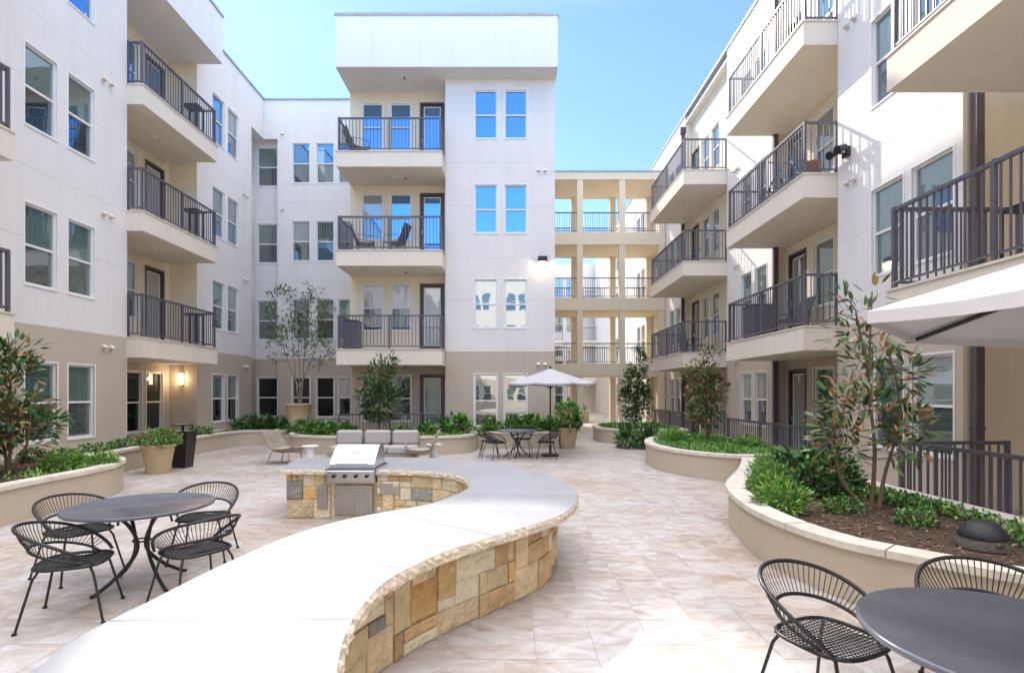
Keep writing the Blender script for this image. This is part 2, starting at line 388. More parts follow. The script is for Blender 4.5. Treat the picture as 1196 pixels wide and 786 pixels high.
for (i, j, w, h) in ashlar(nx, ny, [(2, 2), (3, 2), (2, 3), (4, 2), (3, 3), (2, 2), (4, 3), (3, 2)], rn):
    e = .0016; a, b_, c, d = x0 + i * U + e, y0 + j * U + e, x0 + (i + w) * U - e, y0 + (j + h) * U - e
    gp.add([(a, b_, 0), (c, b_, 0), (c, d, 0), (a, d, 0)], [(0, 1, 2, 3)])
structure(gp.build('pavement', travertine()))
gj = MB(); gj.add([(x0, y0, -.005), (x0 + nx * U, y0, -.005), (x0 + nx * U, y0 + ny * U, -.005), (x0, y0 + ny * U, -.005)], [(0, 1, 2, 3)])
structure(gj.build('pavement_joints', mat('grout', (.47, .43, .39), .95, var=.2)))

# ------------------------------------------------------------------ building helpers
LV = (0, 3.1, 6.2, 9.3); TOP = 13.34; BASE = 3.08
def wall(mb, a, b, z0, z1, holes=(), depth=.12, zsplit=None, m_lo=1, m_hi=0):
    """vertical wall from plan point a to b (outward normal on the right of a->b); holes (u0,u1,za,zb)"""
    a = Vector(a); b = Vector(b); u = (b - a); Lw = u.length; u.normalize(); n = Vector((u.y, -u.x))
    us = sorted({0, Lw} | {h[0] for h in holes} | {h[1] for h in holes}); zs = sorted({z0, z1} | {h[2] for h in holes} | {h[3] for h in holes} | ({zsplit} if zsplit and z0 < zsplit < z1 else set()))
    def pt(uu, zz, d=0): q = a + u * uu - n * d; return (q.x, q.y, zz)
    for i in range(len(us) - 1):
        for j in range(len(zs) - 1):
            cu, cz = (us[i] + us[i + 1]) / 2, (zs[j] + zs[j + 1]) / 2
            if any(h[0] < cu < h[1] and h[2] < cz < h[3] for h in holes): continue
            m = m_lo if (zsplit and cz < zsplit) else m_hi
            mb.add([pt(us[i], zs[j]), pt(us[i + 1], zs[j]), pt(us[i + 1], zs[j + 1]), pt(us[i], zs[j + 1])], [(0, 1, 2, 3)], m)
    for (u0, u1, za, zb) in holes:
        m = m_lo if (zsplit and (za + zb) / 2 < zsplit) else m_hi
        mb.add([pt(u0, za), pt(u1, za), pt(u1, za, depth), pt(u0, za, depth)], [(0, 1, 2, 3)], m)
        mb.add([pt(u0, zb), pt(u1, zb), pt(u1, zb, depth), pt(u0, zb, depth)], [(3, 2, 1, 0)], m)
        mb.add([pt(u0, za), pt(u0, zb), pt(u0, zb, depth), pt(u0, za, depth)], [(3, 2, 1, 0)], m)
        mb.add([pt(u1, za), pt(u1, zb), pt(u1, zb, depth), pt(u1, za, depth)], [(0, 1, 2, 3)], m)
def obox(mb, a, u, n, u0, u1, z0, z1, d0, d1, m=0):
    """box in wall coordinates: along u, height z, depth d outwards along n"""
    vs = []
    for (uu, dd, zz) in ((u0, d0, z0), (u1, d0, z0), (u1, d1, z0), (u0, d1, z0), (u0, d0, z1), (u1, d0, z1), (u1, d1, z1), (u0, d1, z1)):
        q = a + u * uu + n * dd; vs.append((q.x, q.y, zz))
    mb.add(vs, [(0, 1, 2, 3), (7, 6, 5, 4), (4, 5, 1, 0), (5, 6, 2, 1), (6, 7, 3, 2), (7, 4, 0, 3)], m)
def window(parent, a, b, hole, style):
    a = Vector(a); b = Vector(b); u = (b - a).normalized(); n = Vector((u.y, -u.x)); u0, u1, z0, z1 = hole
    if style[0] == 'up_g': style = (rs.choices(['up_g', 'up_g2', 'up_p', 'up_c'], [5, 4, 1, 1])[0], style[1])
    if style[1] == 'lo': style = (style[0], rs.choices(['lo', 'lo_c', 'lo_b'], [6, 2, 1])[0])
    f = MB(); w = .045; zm = z0 + (z1 - z0) * .49
    for (p, q, r, s) in ((u0, u0 + w, z0, z1), (u1 - w, u1, z0, z1), (u0 + w, u1 - w, z0, z0 + w), (u0 + w, u1 - w, z1 - w, z1)): obox(f, a, u, n, p, q, r, s, -.11, -.035)
    obox(f, a, u, n, u0 + w, u1 - w, zm - .022, zm + .022, -.10, -.042)
    t = .028                                                           # trim round the opening
    obox(f, a, u, n, u0 - t, u0 + .004, z0 - t, z1 + t, .0, .012); obox(f, a, u, n, u1 - .004, u1 + t, z0 - t, z1 + t, .0, .012)
    obox(f, a, u, n, u0 + .004, u1 - .004, z0 - t, z0 + .004, .0, .018); obox(f, a, u, n, u0 + .004, u1 - .004, z1 - .004, z1 + t, .0, .012)
    fo = f.build('window', M['vinyl'], parent)
    p = MB()
    for k, (za, zb, dd) in enumerate(((zm + .022, z1 - w, .07), (z0 + w, zm - .022, .085))):
        vs = [a + u * (u0 + w) - n * dd, a + u * (u1 - w) - n * dd]
        p.add([(vs[0].x, vs[0].y, za), (vs[1].x, vs[1].y, za), (vs[1].x, vs[1].y, zb), (vs[0].x, vs[0].y, zb)], [(0, 1, 2, 3)], k)
    po = p.build('pane', [G[style[0]], G[style[1]]], None, parent.get('_o')); po.location = (0, 0, 0); po.parent = fo
def door(parent, a, b, hole, pane='up_p', lvl=0):
    a = Vector(a); b = Vector(b); u = (b - a).normalized(); n = Vector((u.y, -u.x)); u0, u1, z0, z1 = hole
    f = MB(); w = .06
    for (p, q, r, s) in ((u0, u0 + w, z0, z1), (u1 - w, u1, z0, z1), (u0 + w, u1 - w, z1 - w, z1)): obox(f, a, u, n, p, q, r, s, -.11, .02)
    obox(f, a, u, n, u0 + w, u1 - w, z0, z1 - w, -.10, -.06)
    gw = .13
    for (p, q, r, s) in ((u0 + gw, u0 + gw + .03, z0 + .2, z1 - gw), (u1 - gw - .03, u1 - gw, z0 + .2, z1 - gw), (u0 + gw + .03, u1 - gw - .03, z0 + .2, z0 + .23), (u0 + gw + .03, u1 - gw - .03, z1 - gw - .03, z1 - gw)):
        obox(f, a, u, n, p, q, r, s, -.058, -.04, 1)
    fo = f.build('door', [M['doorm'], M['vinyl']], parent)
    p = MB(); obox(p, a, u, n, u0 + gw + .03, u1 - gw - .03, z0 + .23, z1 - gw - .03, -.058, -.05)
    po = p.build('pane', G[pane], None, parent.get('_o')); po.location = (0, 0, 0); po.parent = fo
    h = MB(); obox(h, a, u, n, u0 + .075, u0 + .10, z0 + .95, z0 + 1.07, -.058, -.01)
    ho = h.build('handle', M['steel'], None, parent.get('_o')); ho.location = (0, 0, 0); ho.parent = fo
RK = [0]
def rail_run(mb, p, q, z, h=1.07, posts=True, gap=.108, vert=True):
    RK[0] = (RK[0] + 1) % 4; e = RK[0] * .0022
    p = Vector(p); q = Vector(q); d = (q - p); L = d.length; u = d.normalized(); n = Vector((u.y, -u.x))
    obox(mb, p, u, n, 0, L, z + h - .045 - e, z + h - e, -.028 + e, .028 - e); obox(mb, p, u, n, 0, L, z + .07 + e, z + .105 - e, -.018, .018)
    k = max(1, int(L / gap))
    for i in range(1, k):
        s = L * i / k; obox(mb, p, u, n, s - .009, s + .009, z + .105, z + h - .045, -.009, .009)
    if posts:
        m = max(1, round(L / 1.7))
        for i in range(m + 1):
            s = L * i / m; obox(mb, p, u, n, s - .026 + e, s + .026 - e, z + .001 + e, z + h + .003 + e, -.0265 + e, .0265 - e)
def balcony(parent, x0, y0, x1, y1, z, rails, thick=.5, cap=True):
    """slab box with rails along the listed plan segments"""
    s = MB(); s.box(x0, y0, z - thick, x1, y1, z - .03, 0)
    e = .02; s.box(x0 - e, y0 - e, z - .03, x1 + e, y1 + e, z, 1)
    so_ = s.build('balcony', [M['slab'], M['coping']], parent)
    r = MB()
    for (p, q) in rails: rail_run(r, p, q, z)
    ro = r.build('railing', M['rail'], None, parent.get('_o')); ro.location = (0, 0, 0); ro.parent = so_
    cx, cy = (x0 + x1) / 2, (y0 + y1) / 2
    l = MB(); l.lathe([(0, z - thick - .02), (.07, z - thick - .02), (.075, z - thick)], 14, (cx, cy)); lo = l.build('ceiling_light', M['vinyl'], None, parent.get('_o')); lo.location = (0, 0, 0); lo.parent = so_
    return so_
def vents(parent, a, b, u, z, dx=.22):
    a = Vector(a); b = Vector(b); ud = (b - a).normalized(); n = Vector((ud.y, -ud.x))
    for k in (0, 1):
        v = MB(); uu = u + k * dx
        obox(v, a, ud, n, uu - .05, uu + .05, z - .045, z + .045, 0, .02)
        vs = []
        for (w_, zz, d) in ((-.055, .05, .02), (.055, .05, .02), (.055, -.02, .09), (-.055, -.02, .09), (.055, -.03, .02), (-.055, -.03, .02)):
            q = a + ud * (uu + w_) + n * d; vs.append((q.x, q.y, z + zz))
        v.add(vs, [(0, 1, 2, 3), (3, 2, 4, 5), (0, 3, 5), (1, 4, 2)], 0)
        v.build('vent', M['slab'], parent)
rs = random.Random(11)
def style(kind='auto', l=0):
    if kind == 'mirror': return ('mir', 'mir')
    r = rs.random()
    if kind == 'right': return rs.choice([('up_g', 'lo'), ('up_g', 'lo'), ('up_p', 'lo'), ('up_g', 'lo_c')])
    return rs.choice([('up_g', 'lo'), ('up_p', 'lo'), ('up_g', 'lo_c'), ('up_g', 'lo'), ('mir', 'lo')])
SILL, HEAD = .75, 2.34
def facade(parent, mb, a, b, pairs, z0=0, z1=TOP, levels=(0, 1, 2, 3), st=None, doors=(), zs=BASE, mlo=1, mhi=0, dpane=None, sill0=None):
    """wall with the same window columns on every level; pairs and doors are (u0,u1)"""
    holes = []; wins = []; ds = []
    for l in levels:
        for k, (u0, u1) in enumerate(pairs):
            h = (u0, u1, LV[l] + (SILL if l or sill0 is None else sill0), LV[l] + HEAD); holes.append(h); wins.append((h, l, k))
        for (u0, u1) in doors:
            h = (u0, u1, LV[l] + .02, LV[l] + 2.36); holes.append(h); ds.append((h, l))
    wall(mb, a, b, z0, z1, holes, zsplit=zs, m_lo=mlo, m_hi=mhi)
    for h, l, k in wins: window(parent, a, b, h, st(l, k) if st else style())
    for h, l in ds: door(parent, a, b, h, dpane(l) if dpane else rs.choice(['up_p', 'curt', 'up_g']))

# ------------------------------------------------------------------ left building
LB = thing('apartment_building', 'long white apartment wing along the left with stacked dark railed balconies and taupe ground floor', 'building', (-12, 0, 0), world=True)
w = MB()
a, b = (-9.4, 13.0), (-9.4, -22)           # outward +X : direction a->b must have normal (u.y,-u.x)=+X -> u=+Y
a, b = b, a
prs = []
for yc in (-20, -16, -12, -8, -4, 0): prs += [(yc + 22, yc + 22.73), (yc + 23.0, yc + 23.73)]
prs += [(22 + 10.27, 22 + 11.01), (22 + 11.28, 22 + 12.0)]
def stL(l, k):
    if l == 3: return ('mir', 'mir')
    if l == 0: return ('up_g', 'lo') if k % 2 == 0 else ('up_g', 'lo_c')
    if l == 2: return ('up_g', 'lo')
    return ('up_g', 'lo')
facade(LB, w, a, b, prs, st=stL)
for z in (2.78, 5.85, 8.95): vents(LB, a, b, 22 + 12.25, z + .02)
wall(w, (-9.4, 13.0), (-10.67, 13.0), 0, 12.0, zsplit=BASE, m_hi=2)
c0 = (-10.67, 13.0); c1 = (-10.67, 16.6)
facade(LB, w, c0, c1, [(1.42, 2.2)], z1=12.0, levels=(1, 2, 3), doors=[(2.50, 3.36)], mhi=2, z0=3.1, zs=None, st=lambda l, k: ('mir', 'mir') if l == 3 else ('up_p', 'lo'), dpane=lambda l: 'curt' if l < 3 else 'mir')
facade(LB, w, c0, c1, [(1.6, 2.38), (2.56, 3.3)], z0=0, z1=3.1, levels=(0,), zs=3.2, st=lambda l, k: ('dk', 'dk'), sill0=.6)
wall(w, (-10.67, 16.6), (-9.8, 16.6), 0, 12.0, zsplit=BASE, m_hi=2)
# face beyond the balconies, notch and back wall
facade(LB, w, (-9.8, 16.6), (-9.8, 20.1), [(.86, 1.6), (1.8, 2.54)], z1=11.8, st=lambda l, k: (('mir', 'mir') if l == 3 and k == 0 else ('up_g', 'lo')) if l else ('up_g', 'dk'))
for z in (5.9, 9.0, 2.7): vents(LB, (-9.8, 16.6), (-9.8, 20.1), 2.9, z)
wall(w, (-9.8, 16.6), (-9.8, 21.1), 11.8, TOP); wall(w, (-9.8, 21.1), (-9.25, 21.1), 11.8, TOP)
wall(w, (-9.8, 20.1), (-10.3, 20.1), 0, 11.8, zsplit=BASE)
wall(w, (-10.3, 20.1), (-10.3, 21.45), 0, 11.8, zsplit=BASE)
facade(LB, w, (-10.3, 21.45), (-9.25, 21.45), [(.08, .90)], z1=11.8, st=lambda l, k: ('up_g', 'lo') if l else ('dk', 'dk'))
wall(w, (-9.25, 21.45), (-9.25, 21.1), 0, 11.8, zsplit=BASE)
w.add([(-10.3, 20.1, 11.8), (-9.8, 20.1, 11.8), (-9.8, 21.1, 11.8), (-9.25, 21.1, 11.8), (-9.25, 21.45, 11.8), (-10.3, 21.45, 11.8)], [(0, 1, 2, 3, 4, 5)], 0)
def stB(l, k):
    if l == 3: return ('mir', 'lo')
    if l == 0: return ('dk', 'dk') if k < 2 else ('curt', 'dk')
    return ('up_g', 'mir') if (l + k) % 3 == 0 else ('up_g', 'lo')
facade(LB, w, (-9.25, 21.1), (-5.45, 21.1), [(.57, 1.29), (1.53, 2.25), (2.41, 3.13)], z1=TOP, st=stB)
for z in (5.9, 9.0, 12.0): vents(LB, (-9.25, 21.1), (-5.45, 21.1), .2, z, dx=3.3)
# upper wall over the recess and body behind
wall(w, (-9.4, 13.0), (-9.4, 13.02), 0, TOP)
w.box(-30, -22, 12.9, -9.41, 12.99, 13.1, 0); w.box(-30, 13.01, 12.9, -9.83, 21.09, 13.1, 0); w.box(-30, 21.12, 12.9, -5.4, 31, 13.1, 0)
w.box(-30, 30.9, 0, 1.4, 31, TOP, 0); w.box(-30, -22, 0, -29.8, 31, TOP, 0)
wb = w.build('wall', [M['white'], M['taupe'], M['cream']], LB)
cp = MB()
cp.box(-9.65, -22, TOP, -9.36, 12.98, TOP + .07); cp.box(-10.05, 16.62, TOP, -9.76, 21.14, TOP + .07); cp.box(-9.76, 21.06, TOP, -5.4, 21.35, TOP + .07)
cp.build('parapet_coping', M['flash'], LB)
rf = MB(); rf.box(-10.7, 13.0, 12.0, -9.0, 16.62, 13.46, 0); rf.box(-10.72, 12.97, 13.46, -8.97, 16.65, 13.53, 1)
rf.build('roof_canopy', [M['white'], M['flash']], LB)
for z in LV[1:]:
    balcony(LB, -10.65, 13.01, -9.0, 16.32, z, [((-9.4, 13.06), (-9.06, 13.06)), ((-9.06, 13.06), (-9.06, 16.26)), ((-9.06, 16.26), (-9.8, 16.26))])
    balcony(LB, -9.39, 4.2, -8.5, 9.1, z, [((-8.56, 9.04), (-8.56, 4.3)), ((-9.38, 9.04), (-8.56, 9.04))])

# ------------------------------------------------------------------ tower block
TB = thing('apartment_tower', 'white four storey corner block in the middle with an overhanging flat roof', 'building', (-2, 20, 0), world=True)
w = MB()
wall(w, (-5.5, 21.1), (-5.5, 18.2), 0, 12.0, zsplit=BASE)
facade(TB, w, (-5.5, 18.2), (-2.13, 18.2), [(.42, 1.13), (1.38, 2.1)], z1=12.0, doors=[(2.40, 3.24)], mhi=2,
       st=lambda l, k: [('up_g', 'lo'), ('curt', 'lo'), ('up_p', 'mir') if k == 0 else ('mir', 'mir'), ('mir', 'mir')][l], dpane=lambda l: ['up_p', 'curt', 'mir', 'mir'][l])
wall(w, (-2.13, 18.2), (-2.13, 17.4), 0, 12.0, zsplit=BASE)
facade(TB, w, (-2.13, 17.4), (1.46, 17.4), [(.95, 1.70), (1.935, 2.68)], z1=12.0, st=lambda l, k: [('mir2', 'mir2'), ('mir2', 'mir2'), ('mir', 'mir'), ('mir', 'mir')][l], sill0=.62)
wall(w, (1.46, 17.4), (1.46, 31), 0, 12.0, zsplit=BASE)
vents(TB, (-2.13, 17.4), (1.46, 17.4), 3.05, 9.0); vents(TB, (-2.13, 17.4), (1.46, 17.4), 3.05, 6.0); vents(TB, (-2.13, 17.4), (1.46, 17.4), 3.05, 2.66)
w.build('wall', [M['white'], M['taupe'], M['cream']], TB)
rf = MB(); rf.box(-5.52, 16.75, 12.0, 1.5, 31, 13.62, 0); rf.box(-5.55, 16.72, 13.62, 1.53, 31.03, 13.70, 1)
rf.build('roof', [M['white'], M['flash']], TB)
for z in LV[1:]:
    balcony(TB, -5.45, 16.62, -2.14, 18.19, z, [((-5.39, 18.1), (-5.39, 16.68)), ((-5.39, 16.68), (-2.2, 16.68)), ((-2.2, 16.68), (-2.2, 17.38))])
for z in (11.98,) + tuple(v - .5 for v in LV[1:]):
    s = MB(); s.lathe([(0, z - .06), (.03, z - .05), (.03, z)], 10, (-3.45, 17.3 if z > 11.9 else 17.5)); s.build('sprinkler', M['doorm'], TB)

# ------------------------------------------------------------------ right building
RB = thing('apartment_building', 'long white apartment wing along the right with deep cream balconies catching the sun', 'building', (9, 10, 0), world=True)
w = MB()
def facR(ya, yb, X, pairs, **k):
    """wall facing -X: runs from far to near"""
    a, b = (X, max(ya, yb)), (X, min(ya, yb)); mx = max(ya, yb)
    facade(RB, w, a, b, [(mx - p1, mx - p0) for (p0, p1) in pairs], doors=[(mx - p1, mx - p0) for (p0, p1) in k.pop('dr', ())], **k)
stR = lambda l, k: style('right')
facR(7.8, 10.77, 6.65, [(7.96, 8.79), (8.98, 9.77)], st=lambda l, k: ('up_g', 'lo') if k else ('up_g', 'lo_c'))
wall(w, (6.65, 10.77), (6.65, 10.78), 0, TOP)
wall(w, (7.6, 10.77), (6.65, 10.77), 0, TOP, zsplit=BASE, m_hi=2)
wall(w, (6.65, 7.8), (7.9, 7.8), 0, TOP, m_hi=2)
facR(-20, 7.8, 7.9, [(y, y + .8) for y in (-18, -14, -10, -6, -2, 2)], st=stR, mhi=2)
facR(10.77, 14.66, 7.6, [(12.47, 13.3)], dr=[(13.62, 14.48)], st=lambda l, k: ('up_g', 'lo'), mhi=2)
wall(w, (7.35, 14.66), (7.6, 14.66), 0, TOP, zsplit=BASE, m_hi=2)
facR(14.66, 18.0, 7.35, [(15.2, 15.95), (16.15, 16.9)], st=lambda l, k: ('up_g', 'lo') if l else ('up_p', 'lo'))
wall(w, (7.6, 18.0), (7.35, 18.0), 0, TOP, zsplit=BASE, m_hi=2)
facR(18.0, 22.3, 7.6, [(19.3, 20.05), (20.3, 21.0)], dr=[(21.35, 22.15)], st=lambda l, k: ('up_g', 'lo'), mhi=2)
wall(w, (7.35, 22.3), (7.6, 22.3), 0, TOP, zsplit=BASE, m_hi=2)
facR(22.3, 46, 7.35, [(22.9, 23.6), (23.8, 24.5), (29, 29.75), (30, 30.75), (35, 35.8), (36.1, 36.9)], st=stR)
w.box(6.66, 7.82, 13.0, 25, 10.76, 13.1); w.box(7.36, 10.79, 13.0, 25, 46, 13.1); w.box(7.92, -20, 13.0, 25, 7.8, 13.1); w.box(24.9, -20, 0, 25, 46, 13)
for (X, u0) in ((7.35, 17.35), (6.65, 10.45)):
    for z in (5.85, 8.95, 2.75): vents(RB, (X, u0), (X, u0 - 1), 0, z)
w.build('wall', [M['white'], M['taupe'], M['cream']], RB)
cp = MB(); cp.box(7.31, 10.8, TOP, 7.62, 46, TOP + .07); cp.box(6.61, 7.76, TOP, 6.92, 10.8, TOP + .07); cp.build('parapet_coping', M['flash'], RB)
for z in LV[1:]:
    balcony(RB, 5.96, 10.79, 7.59, 14.64, z, [((6.02, 14.58), (6.02, 10.85)), ((6.02, 10.85), (6.66, 10.85)), ((7.3, 14.58), (6.02, 14.58))])
    balcony(RB, 5.88, 18.02, 7.59, 22.28, z, [((5.94, 22.22), (5.94, 18.08)), ((5.94, 18.08), (7.34, 18.08)), ((7.34, 22.22), (5.94, 22.22))])
    balcony(RB, 5.0, 2.6, 7.88, 7.05, z, [((5.06, 6.99), (5.06, 2.66)), ((5.06, 6.99), (6.7, 6.99))], thick=.48)
for (px, py, zt) in ((6.78, 7.70, TOP - .1), (7.27, 14.56, TOP - .3), (7.27, 22.38, 12.6)):
    d = MB(); d.box(px - .06, py - .05, 0, px + .06, py + .05, zt); d.box(px - .11, py - .08, zt, px + .11, py + .08, zt + .28)
    for z in (1.2, 4.2, 7.3, 10.4): d.box(px - .07, py - .055, z, px + .07, py + .055, z + .04)
    d.build('downpipe', M['doorm'], RB)

# ------------------------------------------------------------------ covered walkway between tower and right building
BR = thing('covered_walkway', 'open beige walkway of stacked galleries on square columns linking the two wings', 'walkway', (4.4, 26.3, 0), world=True)
s = MB(); s.box(1.47, 25.1, 11.8, 7.34, 27.7, 12.15); s.box(1.47, 25.07, 12.15, 7.34, 27.73, 12.22, 1); s.build('roof', [M['walk'], M['flash']], BR)
for z in LV[1:]:
    s = MB(); s.box(1.48, 25.1, z - .58, 7.33, 27.7, z); s.build('floor_slab', M['walk'], BR)
    for yy in (25.2, 27.6):
        for (xa, xb) in ((1.55, 3.14), (3.46, 5.14), (5.46, 7.3)):
            r = MB(); rail_run(r, (xa, yy), (xb, yy), z, .98, posts=False); r.build('railing', M['rail'], BR)
for xx in (1.64, 3.3, 5.3, 7.18):
    for (y0_, y1_) in ((25.12, 25.4), (27.4, 27.68)):
        zz = [0, 2.52, 3.1, 5.62, 6.2, 8.72, 9.3, 11.8]
        c = MB()
        for k in range(0, 8, 2): c.box(xx - .14, y0_, zz[k], xx + .14, y1_, zz[k + 1])
        c.build('column', M['walk'], BR)

# ------------------------------------------------------------------ far building beyond the walkway, and the one behind the camera
FB = thing('apartment_building', 'distant pale apartment block seen through the open walkway', 'building', (4, 47, 0), world=True)
w = MB()
facade(FB, w, (-14, 46.5), (20, 46.5), [(u, u + .75) for k in range(8) for u in (1.5 + k * 4.1, 2.5 + k * 4.1)], z1=TOP - .4, st=lambda l, k: ('up_g', 'lo'))
w.box(-14, 46.6, 12.6, 20, 56, 12.7); w.build('wall', [M['white'], M['taupe']], FB)
for k in range(7):
    for z in LV[1:]: balcony(FB, -10.3 + k * 4.1, 45.3, -8.4 + k * 4.1 + .6, 46.48, z, [((-10.25 + k * 4.1, 45.35), (-7.85 + k * 4.1, 45.35))])
OB = thing('apartment_building', 'white apartment wing closing the courtyard, seen only as reflections in the glass', 'building', (0, -20, 0), world=True)
w = MB()
facade(OB, w, (10, -19), (-12, -19), [(u, u + .8) for k in range(6) for u in (1.2 + k * 3.6, 2.3 + k * 3.6)], z1=14.2, st=lambda l, k: ('up_g', 'lo'))
w.box(-12, -21, 14.0, 10, -19.02, 14.1); w.build('wall', [M['white'], M['taupe'], M['cream']], OB)

# ------------------------------------------------------------------ wall lamps
def lit(name, col, p, energy, rad=.04):
    l = bpy.data.lights.new(name, 'POINT'); l.energy = energy; l.color = col; l.shadow_soft_size = rad
    o = bpy.data.objects.new(name, l); COL.objects.link(o); o.location = p; return o
t = thing('wall_lamp', 'small black wall lamp glowing downwards on the white block above the umbrella', 'lamp', (1.05, 17.4, 6.0), world=True)
s = MB(); s.bbox(.90, 17.17, 5.98, 1.20, 17.39, 6.15, .012); s.build('housing', M['black'], t)
s = MB(); s.box(.94, 17.21, 5.965, 1.16, 17.36, 5.978); s.build('lens', lampm, t)
lo_ = lit('wall_lamp_light', (1, .78, .5), (0, -.13, -.10), 6); lo_.parent = t
t = thing('wall_lamp', 'slim lit half round sconce on the cream wall under the left balcony', 'lamp', (-10.27, 16.59, 1.75), world=True)
s = MB(); s.lathe([(.0, 1.98), (.055, 1.98), (.055, 2.34), (0, 2.34)], 18, (-10.27, 16.555)); s.build('shade', lampm, t)
s = MB(); s.box(-10.33, 16.565, 1.96, -10.21, 16.6, 2.36); s.build('back_plate', M['flash'], t)
lo_ = lit('sconce_light', (1, .74, .48), (0, -.14, .41), 4); lo_.parent = t
t = thing('flood_lamp', 'black twin head security flood lamp on the white right hand wall', 'lamp', (6.6, 10.45, 6.6), world=True)
s = MB(); s.bbox(6.56, 10.36, 6.36, 6.645, 10.52, 6.56, .01); s.build('back_plate', M['black'], t)
for dy in (-.14, .12):
    s = MB(); s.tube([(6.57, 10.44 + dy * .4, 6.46), (6.48, 10.44 + dy, 6.48)], .018, 8); s.tube([(6.50, 10.44 + dy, 6.51), (6.40, 10.42 + dy, 6.46), (6.32, 10.40 + dy, 6.42)], .05, 12, r1=.085); s.build('lamp_head', M['black'], t)

# ------------------------------------------------------------------ planters
PLANT = {}
def planter(label, pts, z, smooth=True, key=None):
    poly = [(p.x, p.y) for p in pts] if hasattr(pts[0], 'x') else [tuple(p) for p in pts]
    if area(poly) < 0: poly = poly[::-1]
    cx = sum(p[0] for p in poly) / len(poly); cy = sum(p[1] for p in poly) / len(poly)
    t = thing('raised_planter', label, 'planter', (cx, cy, 0), world=True, group='raised planters round the courtyard')
    n = len(poly); b = MB()
    b.add([(x, y, 0) for x, y in poly] + [(x, y, z - .06) for x, y in poly], [(i, (i + 1) % n, n + (i + 1) % n, n + i) for i in range(n)], 0, smooth)
    b.build('planter_wall', M['planter'], t)
    o_ = offset(poly, .035); i_ = offset(poly, -.21); c = MB()
    for (A, B, za, zb) in ((o_, i_, z, z), (i_, o_, z - .06, z - .06), (o_, o_, z - .06, z), (i_, i_, z, z - .14)):
        c.add([(x, y, za) for x, y in A] + [(x, y, zb) for x, y in B], [(i, (i + 1) % n, n + (i + 1) % n, n + i) for i in range(n)], 0)
    # coping stone joints: thin dark grooves set 2 mm proud
    acc = 0
    for i in range(n):
        p, q = Vector(o_[i]), Vector(o_[(i + 1) % n]); acc += (q - p).length
        if acc > .9:
            acc = 0; r_ = Vector(i_[(i + 1) % n]); d = (q - r_); dn = d.normalized(); tt = Vector((-dn.y, dn.x)) * .004
            c.add([((r_ - tt).x, (r_ - tt).y, z + .002), ((q - tt).x, (q - tt).y, z + .002), ((q + tt).x, (q + tt).y, z + .002), ((r_ + tt).x, (r_ + tt).y, z + .002)], [(0, 1, 2, 3), (3, 2, 1, 0)], 1)
            e_ = q + dn * .002
            c.add([((e_ - tt).x, (e_ - tt).y, z - .06), ((e_ + tt).x, (e_ + tt).y, z - .06), ((e_ + tt).x, (e_ + tt).y, z + .002), ((e_ - tt).x, (e_ - tt).y, z + .002)], [(0, 1, 2, 3), (3, 2, 1, 0)], 1)
    c.build('coping', [M['coping'], M['mortar']], t)
    s = MB(); s.add([(x, y, z - .09) for x, y in i_], [tuple(range(n))], 0)
    xs = [p[0] for p in i_]; ys = [p[1] for p in i_]; rr = random.Random(int(cx * 100)); A_ = abs(area(i_))
    dens = 220 if cy < 10 else 30
    for _ in range(int(min(4500, A_ * dens * 2))):
        x, y = rr.uniform(min(xs), max(xs)), rr.uniform(min(ys), max(ys))
        if not inside(x, y, i_): continue
        l, ww = rr.uniform(.02, .06), rr.uniform(.008, .02); th = rr.uniform(0, 6.3); zz = z - .085 + rr.uniform(0, .012); ti = rr.uniform(-.012, .018)
        dx, dy = math.cos(th), math.sin(th)
        s.add([(x - dx * l / 2 - dy * ww / 2, y - dy * l / 2 + dx * ww / 2, zz), (x - dx * l / 2 + dy * ww / 2, y - dy * l / 2 - dx * ww / 2, zz), (x + dx * l / 2 + dy * ww / 2, y + dy * l / 2 - dx * ww / 2, zz + ti), (x + dx * l / 2 - dy * ww / 2, y + dy * l / 2 + dx * ww / 2, zz + ti + .004)], [(0, 1, 2, 3)], 1)
    s.build('soil', [M['soil'], M['chip']], t)
    if key: PLANT[key] = i_
    return t
cv = lambda p, n=8: catmull(p, n)
near_r = cv([(4.95, 11.4), (4.35, 9.9), (3.72, 8.6), (3.0, 7.3), (2.73, 6.4), (2.62, 5.65), (2.66, 4.98), (2.79, 4.5), (2.95, 4.25), (3.3, 3.86), (3.6, 3.58), (4.2, 3.25), (5.0, 3.05)])
planter('large curved planter at the front right holding the tall sparse magnolia and black garden speaker', near_r + [Vector((5.08, 3.05, 0)), Vector((5.08, 7.0, 0)), Vector((5.08, 11.0, 0))], .5, key='nr')
mid_r = cv([(5.9, 9.75 + .7), (5.2, 10.35), (4.47, 10.25), (3.95, 10.6), (3.5, 11.3), (3.3, 12.3), (3.42, 13.4), (3.9, 14.5), (4.8, 15.2), (5.85, 15.3)])
planter('rounded planter in the middle right with a rusty leaved magnolia beside the patio fence', mid_r, .53, key='mr')
planter('low rounded planter at the far right near the walkway with a narrow dark magnolia', cv([(6.0, 18.0), (5.2, 17.85), (4.0, 17.8), (3.35, 18.2), (3.08, 19.0), (3.2, 20.3), (3.9, 21.2), (6.0, 21.4)]), .5, key='fr')
planter('wide rounded planter behind the sofa with a dark magnolia and leafy shrubs', cv([(-6.9, 17.15), (-6.75, 16.4), (-6.3, 15.4), (-5.4, 14.9), (-3.6, 14.7), (-2.0, 14.8), (-1.2, 15.3), (-1.02, 16.3), (-1.05, 16.75)]) + [Vector((-2.1, 16.8, 0)), Vector((-2.1, 16.5, 0)), Vector((-5.6, 16.5, 0)), Vector((-5.6, 17.3, 0))], .52, key='ct')
